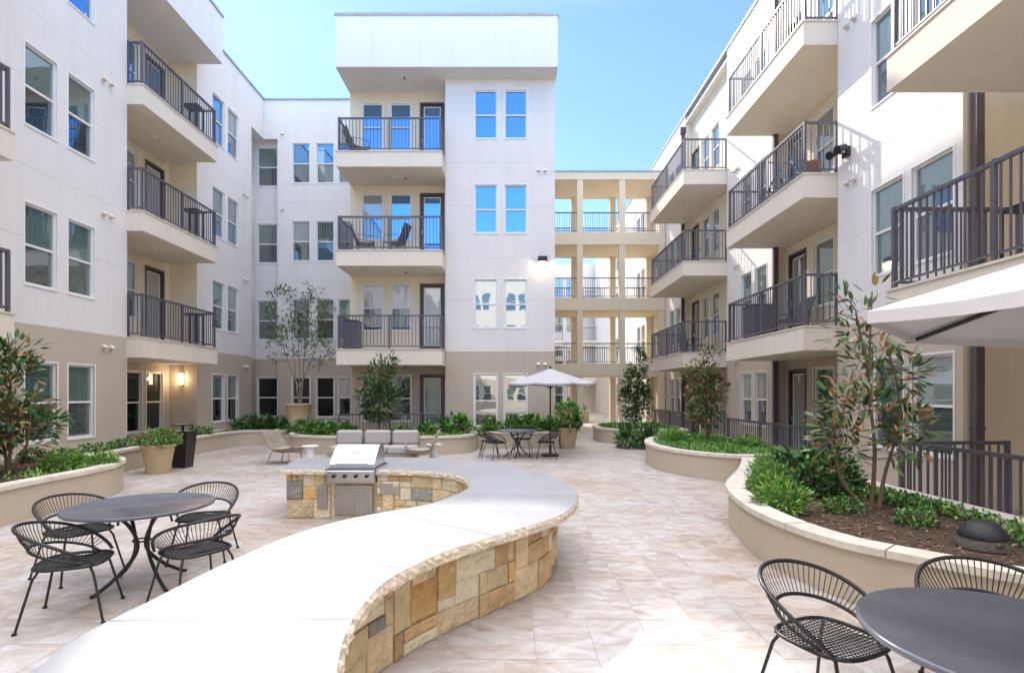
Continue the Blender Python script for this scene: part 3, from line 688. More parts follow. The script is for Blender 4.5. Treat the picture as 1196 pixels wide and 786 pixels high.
planter('straight planter below the tower windows behind the dining umbrella', [(-1.0, 16.4), (1.5, 16.4), (1.5, 17.38), (-1.0, 17.38)], .53, smooth=False, key='tw')
planter('rounded planter at the left edge with a magnolia behind the black dining set', cv([(-6.4, 4.6), (-6.55, 6.3), (-6.62, 7.4), (-6.62, 8.2), (-6.72, 9.0), (-7.1, 9.75), (-7.7, 10.25), (-8.4, 10.55)]) + [Vector((-9.38, 10.6, 0)), Vector((-9.38, 4.6, 0))], .53, key='nl')
planter('long planter running along the left wing to the potted tree', cv([(-8.3, 10.7), (-8.45, 11.8), (-8.6, 13.2), (-8.75, 14.5), (-8.85, 16.2), (-8.7, 17.2), (-8.2, 17.45), (-7.6, 17.3), (-7.0, 17.25)]) + [Vector((-7.0, 20.9, 0)), Vector((-9.7, 20.9, 0)), Vector((-9.75, 16.0, 0)), Vector((-9.38, 12.9, 0)), Vector((-9.38, 10.7, 0))], .5, key='ll')
planter('sunlit planter in the far courtyard beyond the walkway', [(1.8, 31), (4.6, 31), (4.6, 33.5), (1.8, 33.5)], .7, smooth=False, key='fc')

# ------------------------------------------------------------------ patio fences
def fence(label, runs, h=1.07, loc=(0, 0, 0)):
    s = MB()
    for (p, q) in runs: rail_run(s, p, q, 0, h)
    o = s.build('patio_fence', M['rail'], None, loc); tag(o, label, 'fence', 'patio fences'); return o
fence('dark metal picket fence round the patio behind the front right planter', [((5.2, 7.05), (5.2, 3.0)), ((5.2, 7.05), (6.6, 7.05))], 1.1, (5.2, 5, 0))
fence('dark picket fence of the patio under the middle right balconies', [((5.98, 14.6), (5.98, 10.85)), ((5.98, 10.85), (6.62, 10.85))], 1.05, (5.98, 12.8, 0))
fence('dark picket fence of the farthest right patio behind the narrow magnolia', [((6.05, 22.2), (6.05, 18.1)), ((6.05, 18.1), (7.3, 18.1))], 1.05, (6, 20, 0))
fence('short dark picket fence of the patio under the tower balconies', [((-5.45, 16.9), (-2.2, 16.9))], 1.07, (-4, 16.9, 0))

# ------------------------------------------------------------------ counter with grill
inner = [(1.2, -1.85), (2.0, -1.82), (2.34, -1.873), (2.73, -1.83), (3.19, -1.78), (3.84, -1.65), (4.35, -1.42), (4.72, -1.1), (5.02, -.79), (5.4, -.60), (5.9, -.47), (6.35, -.50), (6.78, -.66), (7.08, -.98), (7.22, -1.35), (7.25, -1.84)]
inner = catmull([(x, y) for (y, x) in inner], 6)
outer = [(1.2, -.40), (1.6, -.55), (2.05, -.668), (2.34, -.725), (2.64, -.735), (3.03, -.684), (3.51, -.45), (3.79, -.22), (4.2, .13), (4.55, .41), (5.0, .60), (5.5, .69), (6.0, .68), (6.67, .52), (7.4, .18), (8.0, -.35), (8.35, -.8), (8.6, -1.35), (8.7, -2.1), (8.68, -2.9), (8.55, -3.45)]
outer = catmull([(x, y) for (y, x) in outer], 6)
BC = thing('grill_counter', 'curving stone bar counter with a smooth white limestone top around the grill', 'counter', (0, 6, 0), world=True)
ZT, ZB = .685, .615
jit = random.Random(5)
out2 = [(p.x, p.y) for p in outer]; in2 = [(p.x, p.y) for p in inner]
gx0, gx1, gy = -2.49, -1.84, 7.9
top = out2 + [(-3.16, 7.30), (gx0, 7.28), (gx0, gy), (gx1, gy)] + in2[::-1]
s = MB(); s.prism(top, ZB, ZT, 0, 1)
# chiselled rim: a slightly wavy second edge just outside
rim = MB()
def rough_edge(path, side):
    fine = []
    for i in range(len(path) - 1):
        p, q = Vector(path[i]), Vector(path[i + 1]); k = max(1, int((q - p).length / .03))
        for j in range(k): fine.append(tuple(p.lerp(q, j / k)))
    fine.append(path[-1]); rows = []
    for lev in range(4):
        z = ZT - .001 - (ZT - ZB - .002) * lev / 3
        rows.append([(q[0], q[1], z) for q in [offset(fine, side * (.003 if lev in (0,) else jit.uniform(.004, .02)), False)[i] if False else (0, 0) for i in range(0)]])
    base = fine; N_ = len(base); nor = offset(base, side * 1.0, False)
    vs = []
    for lev in range(4):
        z = ZT - .0012 - (ZT - ZB - .0024) * lev / 3
        for i in range(N_):
            d = .002 if lev == 0 else jit.uniform(.004, .022)
            nx_, ny_ = nor[i][0] - base[i][0], nor[i][1] - base[i][1]; l_ = math.hypot(nx_, ny_) or 1
            vs.append((base[i][0] + nx_ / l_ * d, base[i][1] + ny_ / l_ * d, z))
    fs = [(l * N_ + i, l * N_ + i + 1, (l + 1) * N_ + i + 1, (l + 1) * N_ + i) for l in range(3) for i in range(N_ - 1)]
    rim.add(vs, fs, 0)
rough_edge(out2, 1); rough_edge(in2, -1); rough_edge([(-3.45, 8.55), (-3.16, 7.30), (gx0, 7.28)], 1 if False else -1 * -1)
s.build('countertop', [M['slabtop'], M['chisel']], BC)
rim.build('chiselled_edge', M['chisel'], BC)
# faint joints across the top
jn = MB()
for k in (14, 28, 42, 56, 74, 92):
    if k >= len(in2): continue
    p = Vector(in2[k]); q = min((Vector(o) for o in out2), key=lambda o: (o - p).length); d = (q - p).normalized(); tt = Vector((-d.y, d.x)) * .003
    jn.add([(*(p - tt), ZT + .002), (*(q - tt), ZT + .002), (*(q + tt), ZT + .002), (*(p + tt), ZT + .002)], [(0, 1, 2, 3)])
jn.build('joint', mat('joint', (.31, .31, .32), .9), BC)
so_out = offset(out2, -.23 if True else 0, False); so_in = offset(in2, .05, False)
body = so_out[:] + [(-3.10, 7.36), (gx0 - .0, 7.36), (gx0, gy), (gx1, gy), (gx1, 7.33)] + so_in[::-1][1:]
# far end of outer path: close at the grill end
s = MB(); s.prism(body, 0, ZB - .001, 0, 0)
st_m = [M['mortar'], M['st_cream'], M['st_pale'], M['st_tan'], M['st_rust'], M['st_grey']]
def stone_face(mb, path, side, z1=ZB - .004, u=.085, seed=1, flip=False, sizes=None):
    rr = random.Random(seed); P2 = [Vector(p) for p in path]; cum = [0]
    for i in range(len(P2) - 1): cum.append(cum[-1] + (P2[i + 1] - P2[i]).length)
    L = cum[-1]
    def at(s_):
        s_ = min(max(s_, 0), L - 1e-6)
        for i in range(len(P2) - 1):
            if cum[i + 1] >= s_: break
        t = (s_ - cum[i]) / max(1e-9, cum[i + 1] - cum[i]); p = P2[i].lerp(P2[i + 1], t); d = (P2[i + 1] - P2[i]).normalized()
        # smoothed normal
        d2 = (P2[min(i + 2, len(P2) - 1)] - P2[max(i - 1, 0)]).normalized(); return p, Vector((d2.y, -d2.x)) * side
    nx_ = max(1, int(L / u)); ux = L / nx_; nz = 7; uz = z1 / nz
    for (i, j, w_, h_) in ashlar(nx_, nz, sizes or [(4, 2), (3, 2), (2, 3), (3, 3), (5, 2), (2, 2), (4, 3), (2, 1), (4, 1), (1, 2), (2, 4)], rr):
        g_ = .006; s0, s1, za, zb = i * ux + g_, (i + w_) * ux - g_, j * uz + g_ * .6, (j + h_) * uz - g_ * .6
        m_ = rr.choices([1, 2, 3, 4, 5], [5, 5, 2.4, 1.0, .8])[0]; pr = rr.uniform(.010, .034); k = max(1, w_ * 4); kz = max(1, h_ * 4)
        vs = []
        for b_ in range(kz + 1):
            for a_ in range(k + 1):
                p, n = at(s0 + (s1 - s0) * a_ / k); edge = a_ in (0, k) or b_ in (0, kz)
                q = p + n * (pr + (rr.uniform(-.007, .007) if not edge else -.009 + rr.uniform(-.002, .002))); vs.append((q.x, q.y, za + (zb - za) * b_ / kz))
        fs = [(b_ * (k + 1) + a_, b_ * (k + 1) + a_ + 1, (b_ + 1) * (k + 1) + a_ + 1, (b_ + 1) * (k + 1) + a_) for b_ in range(kz) for a_ in range(k)]
        base_ = len(vs); loop = [(a_, 0) for a_ in range(k + 1)] + [(k, b_) for b_ in range(1, kz + 1)] + [(a_, kz) for a_ in range(k - 1, -1, -1)] + [(0, b_) for b_ in range(kz - 1, 0, -1)]
        for (a_, b_) in loop:
            p, n = at(s0 + (s1 - s0) * a_ / k); vs.append((p.x - n.x * .002, p.y - n.y * .002, za + (zb - za) * b_ / kz))
        li = [b_ * (k + 1) + a_ for (a_, b_) in loop]; nl = len(loop)
        fs += [(li[t_], base_ + t_, base_ + (t_ + 1) % nl, li[(t_ + 1) % nl]) for t_ in range(nl)]
        if side < 0: fs = [f[::-1] for f in fs]
        mb.add(vs, fs, m_)
stone_face(s, so_out, 1, seed=21)
stone_face(s, so_in, -1, seed=8, u=.08, sizes=[(3, 2), (2, 2), (4, 2), (2, 3), (3, 1), (2, 1)])
stone_face(s, [(-3.10, 7.36), (gx0, 7.36)], 1, seed=4, u=.07, sizes=[(4, 2), (3, 3), (5, 3), (2, 2)])
s.build('stone_base', st_m, BC)
s = MB(); s.bbox(-1.78, 7.262, .34, -1.53, 7.285, .50, .003); s.build('outlet_plate', M['steel2'], BC)
s = MB(); s.bbox(-2.66, 7.30, .14, -2.52, 7.334, .46, .004); s.box(-2.645, 7.295, .155, -2.535, 7.30, .445); s.build('outlet_plate', M['steel2'], BC)
# cupboard below grill
s = MB(); s.box(gx0 + .001, 7.37, 0, gx1 - .001, gy - .001, .50); s.build('cupboard', M['st_cream'], BC)
s = MB(); s.bbox(gx0 + .06, 7.345, .04, gx1 - .06, 7.37, .46, .006); s.box(gx0 + .09, 7.335, .40, gx1 - .09, 7.345, .42); s.build('cupboard_door', M['steel2'], BC)

GR = thing('gas_grill', 'stainless steel built in gas grill with closed sloping lid in the stone counter', 'grill', (-2.165, 7.5, .5), world=True)
s = MB(); s.box(gx0 + .01, 7.28, .502, gx1 - .01, gy - .01, .70); s.box(gx0 - .02, 7.2, .686, gx1 + .02, gy + .02, .70)
s.build('body', M['steel'], GR)
s = MB(); x0_, x1_ = gx0 + .0, gx1 - .0
prof = [(7.28, .705), (7.27, .76), (7.33, .83), (7.50, .955), (7.62, 1.0), (7.74, .99), (7.84, .93), (7.87, .705)]
vs = [(x0_ + .02, y, z) for y, z in prof] + [(x1_ - .02, y, z) for y, z in prof]; n = len(prof)
s.add(vs, [(i, i + 1, n + i + 1, n + i) for i in range(n - 1)] + [tuple(range(n))[::-1], tuple(range(n, 2 * n))]); lid = s.build('lid', M['steel'], GR)
s = MB(); s.tube([(x0_ + .1, 7.245, .765), (x1_ - .1, 7.245, .765)], .014, 10); s.tube([(x0_ + .12, 7.245, .765), (x0_ + .12, 7.29, .765)], .008, 8); s.tube([(x1_ - .12, 7.245, .765), (x1_ - .12, 7.29, .765)], .008, 8)
s.build('lid_handle', M['steel2'], GR)
s = MB(); s.add([(x0_ + .27, 7.39, .876), (x1_ - .27, 7.39, .876), (x1_ - .27, 7.45, .922), (x0_ + .27, 7.45, .922)], [(0, 1, 2, 3)]); s.build('emblem', M['flash'], GR)
s = MB(); s.bbox(x0_, 7.19, .53, x1_, 7.278, .68, .008); s.build('control_panel', M['steel'], GR)
for k in range(4):
    s = MB(); xx = x0_ + .1 + k * .15; s.tube([(xx, 7.19, .61), (xx, 7.155, .61)], .024, 14); s.build('knob', M['black'], GR)

# ------------------------------------------------------------------ chairs and tables
def make_chair(label, loc, rz, group):
    t = thing('woven_chair', label, 'chair', loc, rz, group)
    def topc(q):                                                       # q from -1 to 1 round the back
        th = q * R(128); r = .30 + .055 * math.cos(th * .7) ** 2; k = max(0, math.cos(th * .70)); return Vector((math.sin(th) * r, -math.cos(th) * r + .01, .435 + .30 * k ** .8))
    def lowc(q):
        th = q * R(118); r = .245 + .02 * math.cos(th); k = max(0, math.cos(th * .76)); return Vector((math.sin(th) * r, -math.cos(th) * r + .0, .44 + .125 * k ** .9))
    fr = MB(); n = 36
    fr.tube([topc(-1 + 2 * i / n) for i in range(n + 1)], .0125, 8)
    fr.build('back_frame', M['black'], t)
    fr = MB(); fr.tube([lowc(-1 + 2 * i / n) for i in range(n + 1)], .011, 8); fr.build('arm_frame', M['black'], t)
    cd = MB(); k = 46
    for i in range(1, k):
        q = -1 + 2 * i / k; q *= .93; a = topc(q); b = lowc(q); m_ = (a + b) / 2 + Vector((a.x, a.y, 0)).normalized() * .008
        cd.tube([a, m_, b], .0032, 4, cap=False)
    cd.build('back_cord', M['black'], t)
    se = MB(); pts = []
    for i in range(28):
        th = 2 * math.pi * i / 28; c, s_ = math.cos(th), math.sin(th); e = .62
        pts.append(Vector((math.copysign(abs(c) ** e, c) * .235, math.copysign(abs(s_) ** e, s_) * .225 + .01, .43)))
    se.tube(pts, .012, 8, closed=True); so_ = se.build('seat', M['black'], t)
    sc_ = MB()
    for i in range(19):
        x = -.215 + .43 * i / 18; yy = .215 if abs(x) < .19 else .17
        sc_.tube([(x, -yy + .01, .432), (x * .9, .01, .415), (x, yy + .01, .432)], .0036, 4, cap=False)
    for i in range(17):
        y = -.19 + .38 * i / 16 + .01; xx = .222 if abs(y) < .17 else .19
        sc_.tube([(-xx, y, .43), (0, y * .95, .418), (xx, y, .43)], .0036, 4, cap=False)
    w_ = sc_.build('seat_cord', M['black'], t); w_.parent = so_
    for sx in (-1, 1):
        for sy in (-1, 1):
            l = MB(); l.tube([(sx * .17, sy * .15, .43), (sx * .20, sy * .185, .36), (sx * .265, sy * .26, .012)], .0095, 8); lo__ = l.build('leg', M['black'], t)
            f = MB(); f.lathe([(0, 0), (.016, 0), (.016, .014), (.009, .02)], 10, (sx * .265, sy * .262)); fo = f.build('foot', M['tyre'], t); fo.parent = lo__
    return t
def make_table(label, loc, rz=0, r=.585):
    t = thing('round_table', label, 'table', loc, rz, 'round black metal dining tables')
    s = MB(); s.lathe([(0, .722), (r - .02, .722), (r - .012, .727), (r, .724), (r + .002, .712), (r, .700), (r - .015, .696), (0, .70)], 72); s.build('tabletop', M['tablegrey'], t)
    for k in range(4):
        th = math.pi / 4 + k * math.pi / 2; c, s_ = math.cos(th), math.sin(th); l = MB()
        pr = [(.36, .695), (.26, .68), (.15, .60), (.075, .48), (.045, .36), (.08, .26), (.20, .13), (.36, .02), (.40, .012)]
        l.tube([Vector((c * q[0] - s_ * .03, s_ * q[0] + c * .03, q[1])) for q in catmull([(a, 0, b) for a, b in pr], 4) for q in [(q.x, q.z)]], .016, 10); l.build('leg', M['black'], t)
    s = MB(); s.tube([(.07 * math.cos(a * .5236), .07 * math.sin(a * .5236), .40) for a in range(12)], .008, 6, closed=True); s.build('brace', M['black'], t)
    return t
def face(px, py, tx, ty): return math.atan2(-(tx - px), ty - py)
TL, TR, TF = (-3.36, 4.84), (2.13, 2.2), (.2, 14.3)
make_table('round dark grey dining table at the left with four woven chairs', (*TL, 0), R(12))
def around(T, ang, d): return (T[0] + d * math.cos(R(ang)), T[1] + d * math.sin(R(ang)))
proto = None
GL = 'black woven chairs round the left table'; GF = 'black woven chairs under the far umbrella'; GN = 'black woven chairs at the front right table'
for (T, ang, d, lab, grp, tw) in (
    (TL, -95, .69, 'black woven chair of the left table standing nearest the left edge of the view', GL, -62),
    (TL, 163, .80, 'black woven round chair behind the left table on the planter side', GL, -8),
    (TL, 82, .80, 'black woven round chair behind the left table on the grill side', GL, 22),
    (TL, -28, .82, 'black woven round chair between the left table and the white counter', GL, -6),
    (TR, 122, .78, 'black woven chair standing on the left of the front right table', GN, -8),
    (TR, 55, .90, 'black woven round chair behind the front right table, backed to the curved planter', GN, 4),
    (TF, 172, .78, 'black woven chair on the left of the far dining table, before the straight planter', GF, 6),
    (TF, 215, .72, 'black woven chair at the far dining table, front left and nearest the sofa', GF, 0),
    (TF, -18, .80, 'black woven chair on the right of the far table beside the umbrella pole', GF, 14),
    (TF, 80, .75, 'black woven chair behind the far dining table', GF, 0)):
    p = around(T, ang, d); rz = face(*p, *T) + R(tw)
    if proto is None: proto = make_chair(lab, (*p, 0), rz, grp)
    else:
        c = copytree(proto, (*p, 0), rz, lab); c['group'] = grp
make_table('round grey dining table in the front right corner of the courtyard', (*TR, 0), R(20))
make_table('small round black table standing under the far white umbrella', (*TF, 0), R(30), .54)

# ------------------------------------------------------------------ umbrellas
def umbrella(label, loc, Rr, zh, za, nseg, rot, base=True, sag=.05):
    t = thing('patio_umbrella', label, 'umbrella', loc, 0, 'patio umbrellas')
    c = MB(); vs = []; fs = []; K = 6; per = 6
    tips = [Vector((math.cos(rot + 2 * math.pi * k / nseg) * Rr, math.sin(rot + 2 * math.pi * k / nseg) * Rr)) for k in range(nseg)]
    for off in (0, -.012):
        o = len(vs)
        for i in range(K + 1):
            q = i / K
            for k in range(nseg):
                for j in range(per):
                    p = tips[k].lerp(tips[(k + 1) % nseg], j / per) * q; sg = math.sin(math.pi * j / per)
                    z = za + (zh - za) * (q ** .93) - sag * sg * q * .5; p = p * (1 - .03 * sg * q)
                    vs.append((p.x, p.y, z + off))
        NN = nseg * per
        for i in range(K):
            for j in range(NN):
                f = (o + i * NN + j, o + (i + 1) * NN + j, o + (i + 1) * NN + (j + 1) % NN, o + i * NN + (j + 1) % NN); fs.append(f if off == 0 else f[::-1])
    c.add(vs, fs, 0, False)
    # hem
    NN = nseg * per; o1 = K * NN; o2 = (K + 1) * NN + K * NN
    c.add([vs[o1 + j] for j in range(NN)] + [(vs[o1 + j][0], vs[o1 + j][1], vs[o1 + j][2] - .045) for j in range(NN)], [(j, NN + j, NN + (j + 1) % NN, (j + 1) % NN) for j in range(NN)])
    co = c.build('canopy', M['canopy'], t)
    for k in range(nseg):
        r = MB(); r.tube([(tips[k].x * .03, tips[k].y * .03, za - .05), (tips[k].x * .98, tips[k].y * .98, zh - .03)], .011, 6); r.build('rib', M['black'], t)
        r = MB(); mm = tips[k] * .5; r.tube([(tips[k].x * .03, tips[k].y * .03, za - .55), (mm.x, mm.y, za + (zh - za) * .5 - .035)], .007, 6); r.build('strut', M['black'], t)
    s = MB(); s.tube([(0, 0, .05), (0, 0, za + .02)], .021, 12); s.build('pole', M['black'], t)
    s = MB(); s.lathe([(0, za - .02), (.04, za), (.03, za + .04), (.012, za + .07), (0, za + .09)], 14); s.build('finial', M['black'], t)
    s = MB(); s.lathe([(0, 0), (.24, 0), (.25, .02), (.22, .05), (.05, .065), (.035, .07), (.035, .30), (.0, .31)], 32); s.build('base', M['black'], t)
    return t
umbrella('open white umbrella on a black pole over the far dining table', (1.1, 14.6, 0), 1.25, 1.99, 2.40, 8, R(22.5))
umbrella('large pale grey umbrella jutting in at the right edge above the front table', (2.64, 1.46, 0), 1.41, 2.045, 2.50, 8, R(113.6))

# ------------------------------------------------------------------ sofa group
SF = thing('outdoor_sofa', 'long grey cushioned outdoor sofa behind the grill', 'sofa', (-3.4, 13.4, 0), world=True)
s = MB(); s.bbox(-4.50, 13.0, .10, -2.33, 13.75, .24, .02); s.bbox(-4.5, 13.68, .24, -2.33, 13.76, .62, .02); s.build('frame', M['wicker'], SF)
for k in range(3):
    x = -4.44 + k * .71
    s = MB(); s.bbox(x, 12.98, .241, x + .69, 13.60, .42, .035, smooth=False); s.build('seat_cushion', M['cushion'], SF)
    s = MB(); s.bbox(x + .02, 13.46, .421, x + .67, 13.67, .78, .05); o = s.build('back_cushion', M['cushion'], SF)
for x in (-4.4, -2.43):
    for y in (13.05, 13.7):
        s = MB(); s.box(x - .03, y - .03, 0, x + .03, y + .03, .10); s.build('leg', M['black'], SF)
def lounge(label, loc, rz):
    t = thing('lounge_chair', label, 'armchair', loc, rz, 'wicker lounge chairs of the sofa group')
    s = MB(); prof = catmull([(-.36, .40, .0), (-.34, .33, 0), (-.1, .29, 0), (.15, .30, 0), (.26, .42, 0), (.38, .72, 0), (.44, .80, 0)], 5)
    W_ = .33; vs = []
    for p in prof:
        for k in range(7):
            a = -1 + k / 3; up = .10 * abs(a) ** 3 * (1 if p.x < .3 else .2); vs.append((a * W_, -p.x, p.y + up))
    n = 7; m_ = len(prof); fs = [(i * n + k, i * n + k + 1, (i + 1) * n + k + 1, (i + 1) * n + k) for i in range(m_ - 1) for k in range(6)]
    vs2 = [(v[0] * 1.0, v[1] - .0, v[2] - .03) for v in vs]
    s.add(vs + vs2, fs + [tuple(q + n * m_ for q in f[::-1]) for f in fs], 0, True); 
    # rim
    rimi = [k for k in range(n)] + [i * n + n - 1 for i in range(1, m_)] + [(m_ - 1) * n + k for k in range(n - 2, -1, -1)] + [i * n for i in range(m_ - 2, 0, -1)]
    s.tube([Vector(vs[i]) - Vector((0, 0, .015)) for i in rimi], .018, 8, closed=True); s.build('shell', M['wicker'], t)
    for sx in (-1, 1):
        for (y, y2) in ((.24, .28), (-.2, -.3)):
            l = MB(); l.tube([(sx * .26, y, .29), (sx * .3, y2, 0)], .014, 8); l.build('leg', M['wicker'], t)
    c = MB(); c.bbox(-.25, -.22, .30, .25, .28, .37, .025); c.build('seat_cushion', M['cushion'], t)
    return t
l1 = lounge('tan wicker lounge chair to the left of the grey sofa', (-5.55, 13.1, 0), R(-100))
copytree(l1, (-2.15, 12.8, 0), R(100), 'tan wicker lounge chair to the right of the grey sofa, behind the counter')
def side_table(label, x, y):
    t = thing('side_table', label, 'side table', (x, y, 0), 0, 'white side tables of the sofa group')
    s = MB(); s.lathe([(0, 0), (.13, 0), (.135, .02), (.10, .22), (.10, .30), (.135, .42), (0, .42)], 28); s.build('pedestal', M['whitep'], t)
    s = MB(); s.lathe([(0, .421), (.19, .421), (.20, .43), (.20, .445), (.19, .455), (0, .455)], 32); s.build('tabletop', M['whitep'], t); return t
st1 = side_table('round white side table between the left lounge chair and the sofa', -4.86, 12.9)
copytree(st1, (-1.9, 13.25, 0), 0, 'round white side table beyond the right lounge chair')

# ------------------------------------------------------------------ foliage
def leaf(mb, p, d, n, L, Wd, m=0, fold=.25):
    d = d.normalized(); s = d.cross(n)
    if s.length < 1e-4: s = d.orthogonal()
    s.normalize(); n2 = s.cross(d); o = len(mb.v); f_ = n2 * (fold * Wd); cu = n2 * (-L * .10)
    a = p + d * L * .27; b = p + d * L * .64 + cu * .4; tip = p + d * L + cu
    mb.v += [tuple(p), tuple(a + s * Wd * .82), tuple(b + s * Wd * .78), tuple(tip), tuple(b - s * Wd * .78), tuple(a - s * Wd * .82), tuple(a - f_), tuple(b - f_)]
    for f in ((0, 1, 6), (1, 2, 7, 6), (2, 3, 7), (3, 4, 7), (4, 5, 6, 7), (5, 0, 6)): mb.f.append([o + i for i in f]); mb.m.append(m); mb.sm.append(True)
def rv(r):
    while True:
        v = Vector((r.uniform(-1, 1), r.uniform(-1, 1), r.uniform(-1, 1)))
        if .05 < v.length < 1: return v
def clumps(mb, r, ells, ncl, per, L, Wd, mats, rc=.16, upw=.3, shell=.35):
    tot = sum(e[1][0] * e[1][1] * e[1][2] for e in ells); tips = []
    for (c, s) in ells:
        for _ in range(max(1, int(ncl * s[0] * s[1] * s[2] / tot))):
            v = rv(r); v = v.normalized() * (v.length ** shell); cc = Vector(c) + Vector((v.x * s[0], v.y * s[1], v.z * s[2])); tips.append(cc)
            out = Vector((v.x, v.y, v.z * .5 + upw)).normalized(); k = int(per * r.uniform(.5, 1.4))
            for _ in range(k):
                a = rv(r); d = (a.normalized() + out * .9).normalized(); p = cc + a * rc; l = L * r.uniform(.65, 1.2)
                leaf(mb, p, d, rv(r) + Vector((0, 0, 1.2)), l, Wd * l / L * r.uniform(.85, 1.15), r.choices(range(len(mats)), mats)[0])
    return tips
def tree(name, label, loc, stems, ells, ncl, per, L, Wd, leafmats, weights, bark, seed, rc=.16, r0=.03, group='courtyard trees', cat='tree'):
    r = random.Random(seed); t = thing(name, label, cat, loc, 0, group)
    cr = MB(); tips = clumps(cr, r, ells, ncl, per, L, Wd, weights, rc)
    tk = MB(); joints = []
    for st in stems:
        pts = catmull([Vector(p) + (Vector((r.uniform(-.02, .02), r.uniform(-.02, .02), 0)) if i else Vector()) for i, p in enumerate(st)], 6)
        tk.tube(pts, r0, 8, r1=r0 * .3); joints += [(p, r0 * (1 - .7 * i / len(pts))) for i, p in enumerate(pts) if i > len(pts) * .2]
    br = tk
    for tp in tips:
        c = [j for j in joints if j[0].z < tp.z - .03] or joints
        j, rr = min(c, key=lambda q: (q[0] - tp).length); md = (j + tp) / 2 + Vector((0, 0, -.04)) + rv(r) * .03
        br.tube([j, md, tp], max(.004, rr * .4), 5, r1=.003)
    tk.build('trunk', bark, t)
    cr.build('crown', leafmats, t)
    return t
magm = [M['leaf_mag'], M['leaf_mag2'], M['leaf_rust']]
# near right magnolia
tree('magnolia_tree', 'sparse young magnolia with rust backed leaves in the front right planter', (4.15, 6.1, .40),
     [[(0, 0, 0), (.02, 0, .7), (-.02, .02, 1.4), (.0, 0, 2.5)], [(-.05, .02, 0), (-.32, .05, .35), (-.38, .0, .8), (-.22, 0, 1.6)], [(.08, 0, 0), (.22, .1, .4), (.33, .0, 1.1), (.22, .0, 1.8)], [(0, 0, 1.6), (-.10, 0, 1.9), (-.16, 0, 2.3)]],
     [((.0, 0, 1.0), (.55, .45, .42)), ((.12, .0, 1.5), (.48, .4, .3)), ((-.05, 0, 2.0), (.32, .3, .34)), ((-.10, 0, 2.4), (.28, .25, .24)), ((.5, 0, .85), (.3, .25, .22)), ((-.35, 0, .7), (.25, .2, .22))],
     92, 12, .15, .024, magm, (5, 4, 3), M['bark'], 31, rc=.15, r0=.026)
tree('magnolia_tree', 'bushy magnolia with rusty new leaves in the planter at the left edge', (-7.95, 8.4, .42),
     [[(0, 0, 0), (.03, 0, .8), (0, .02, 2.2)], [(0, 0, 0), (.3, 0, .5), (.35, 0, 1.2)], [(0, 0, 0), (-.2, .1, .5), (-.35, 0, 1.3)]],
     [((0, 0, 1.3), (.50, .5, .75)), ((.05, 0, 1.95), (.3, .3, .42)), ((.25, 0, .75), (.42, .4, .35)), ((-.3, 0, .8), (.4, .4, .4))],
     105, 17, .15, .032, magm, (6, 3, 2), M['bark'], 12, rc=.17)
tree('magnolia_tree', 'dense dark magnolia in the planter behind the grey sofa', (-3.9, 15.7, .42),
     [[(0, 0, 0), (.03, 0, 1.0), (0, 0, 2.2)]], [((0, 0, 1.0), (.6, .5, .55)), ((0.0, 0, 1.6), (.48, .42, .5)), ((.18, 0, 2.12), (.3, .28, .32)), ((-.22, 0, 1.35), (.42, .35, .35))],
     120, 16, .14, .034, magm, (8, 2, .6), M['bark'], 5, rc=.15)
tree('magnolia_tree', 'narrow dark columnar magnolia in the far right planter by the walkway', (4.5, 19.0, .40),
     [[(0, 0, 0), (0, 0, 1.5), (0, 0, 2.7)]], [((0, 0, .95), (.52, .5, .6)), ((0, 0, 1.7), (.42, .4, .55)), ((.05, 0, 2.4), (.25, .25, .5)), ((-.3, 0, 1.9), (.2, .2, .25)), ((.3, 0, 2.6), (.14, .14, .3))],
     125, 16, .15, .036, magm, (8, 3, .6), M['bark'], 6, rc=.15)
tree('magnolia_tree', 'slender magnolia with bronze leaves in the middle right planter', (4.75, 12.9, .42),
     [[(0, 0, 0), (.02, 0, .8), (-.05, 0, 2.2)], [(0, 0, 0), (.12, 0, .5), (.15, 0, 1.6)]],
     [((0, 0, .95), (.40, .4, .4)), ((-.12, 0, 1.5), (.42, .36, .42)), ((.05, 0, 2.0), (.28, .26, .42)), ((.22, 0, 1.45), (.25, .25, .3)), ((-.35, 0, 1.85), (.16, .16, .25))],
     120, 14, .13, .030, magm, (4, 3, 4), M['bark'], 9, rc=.14)
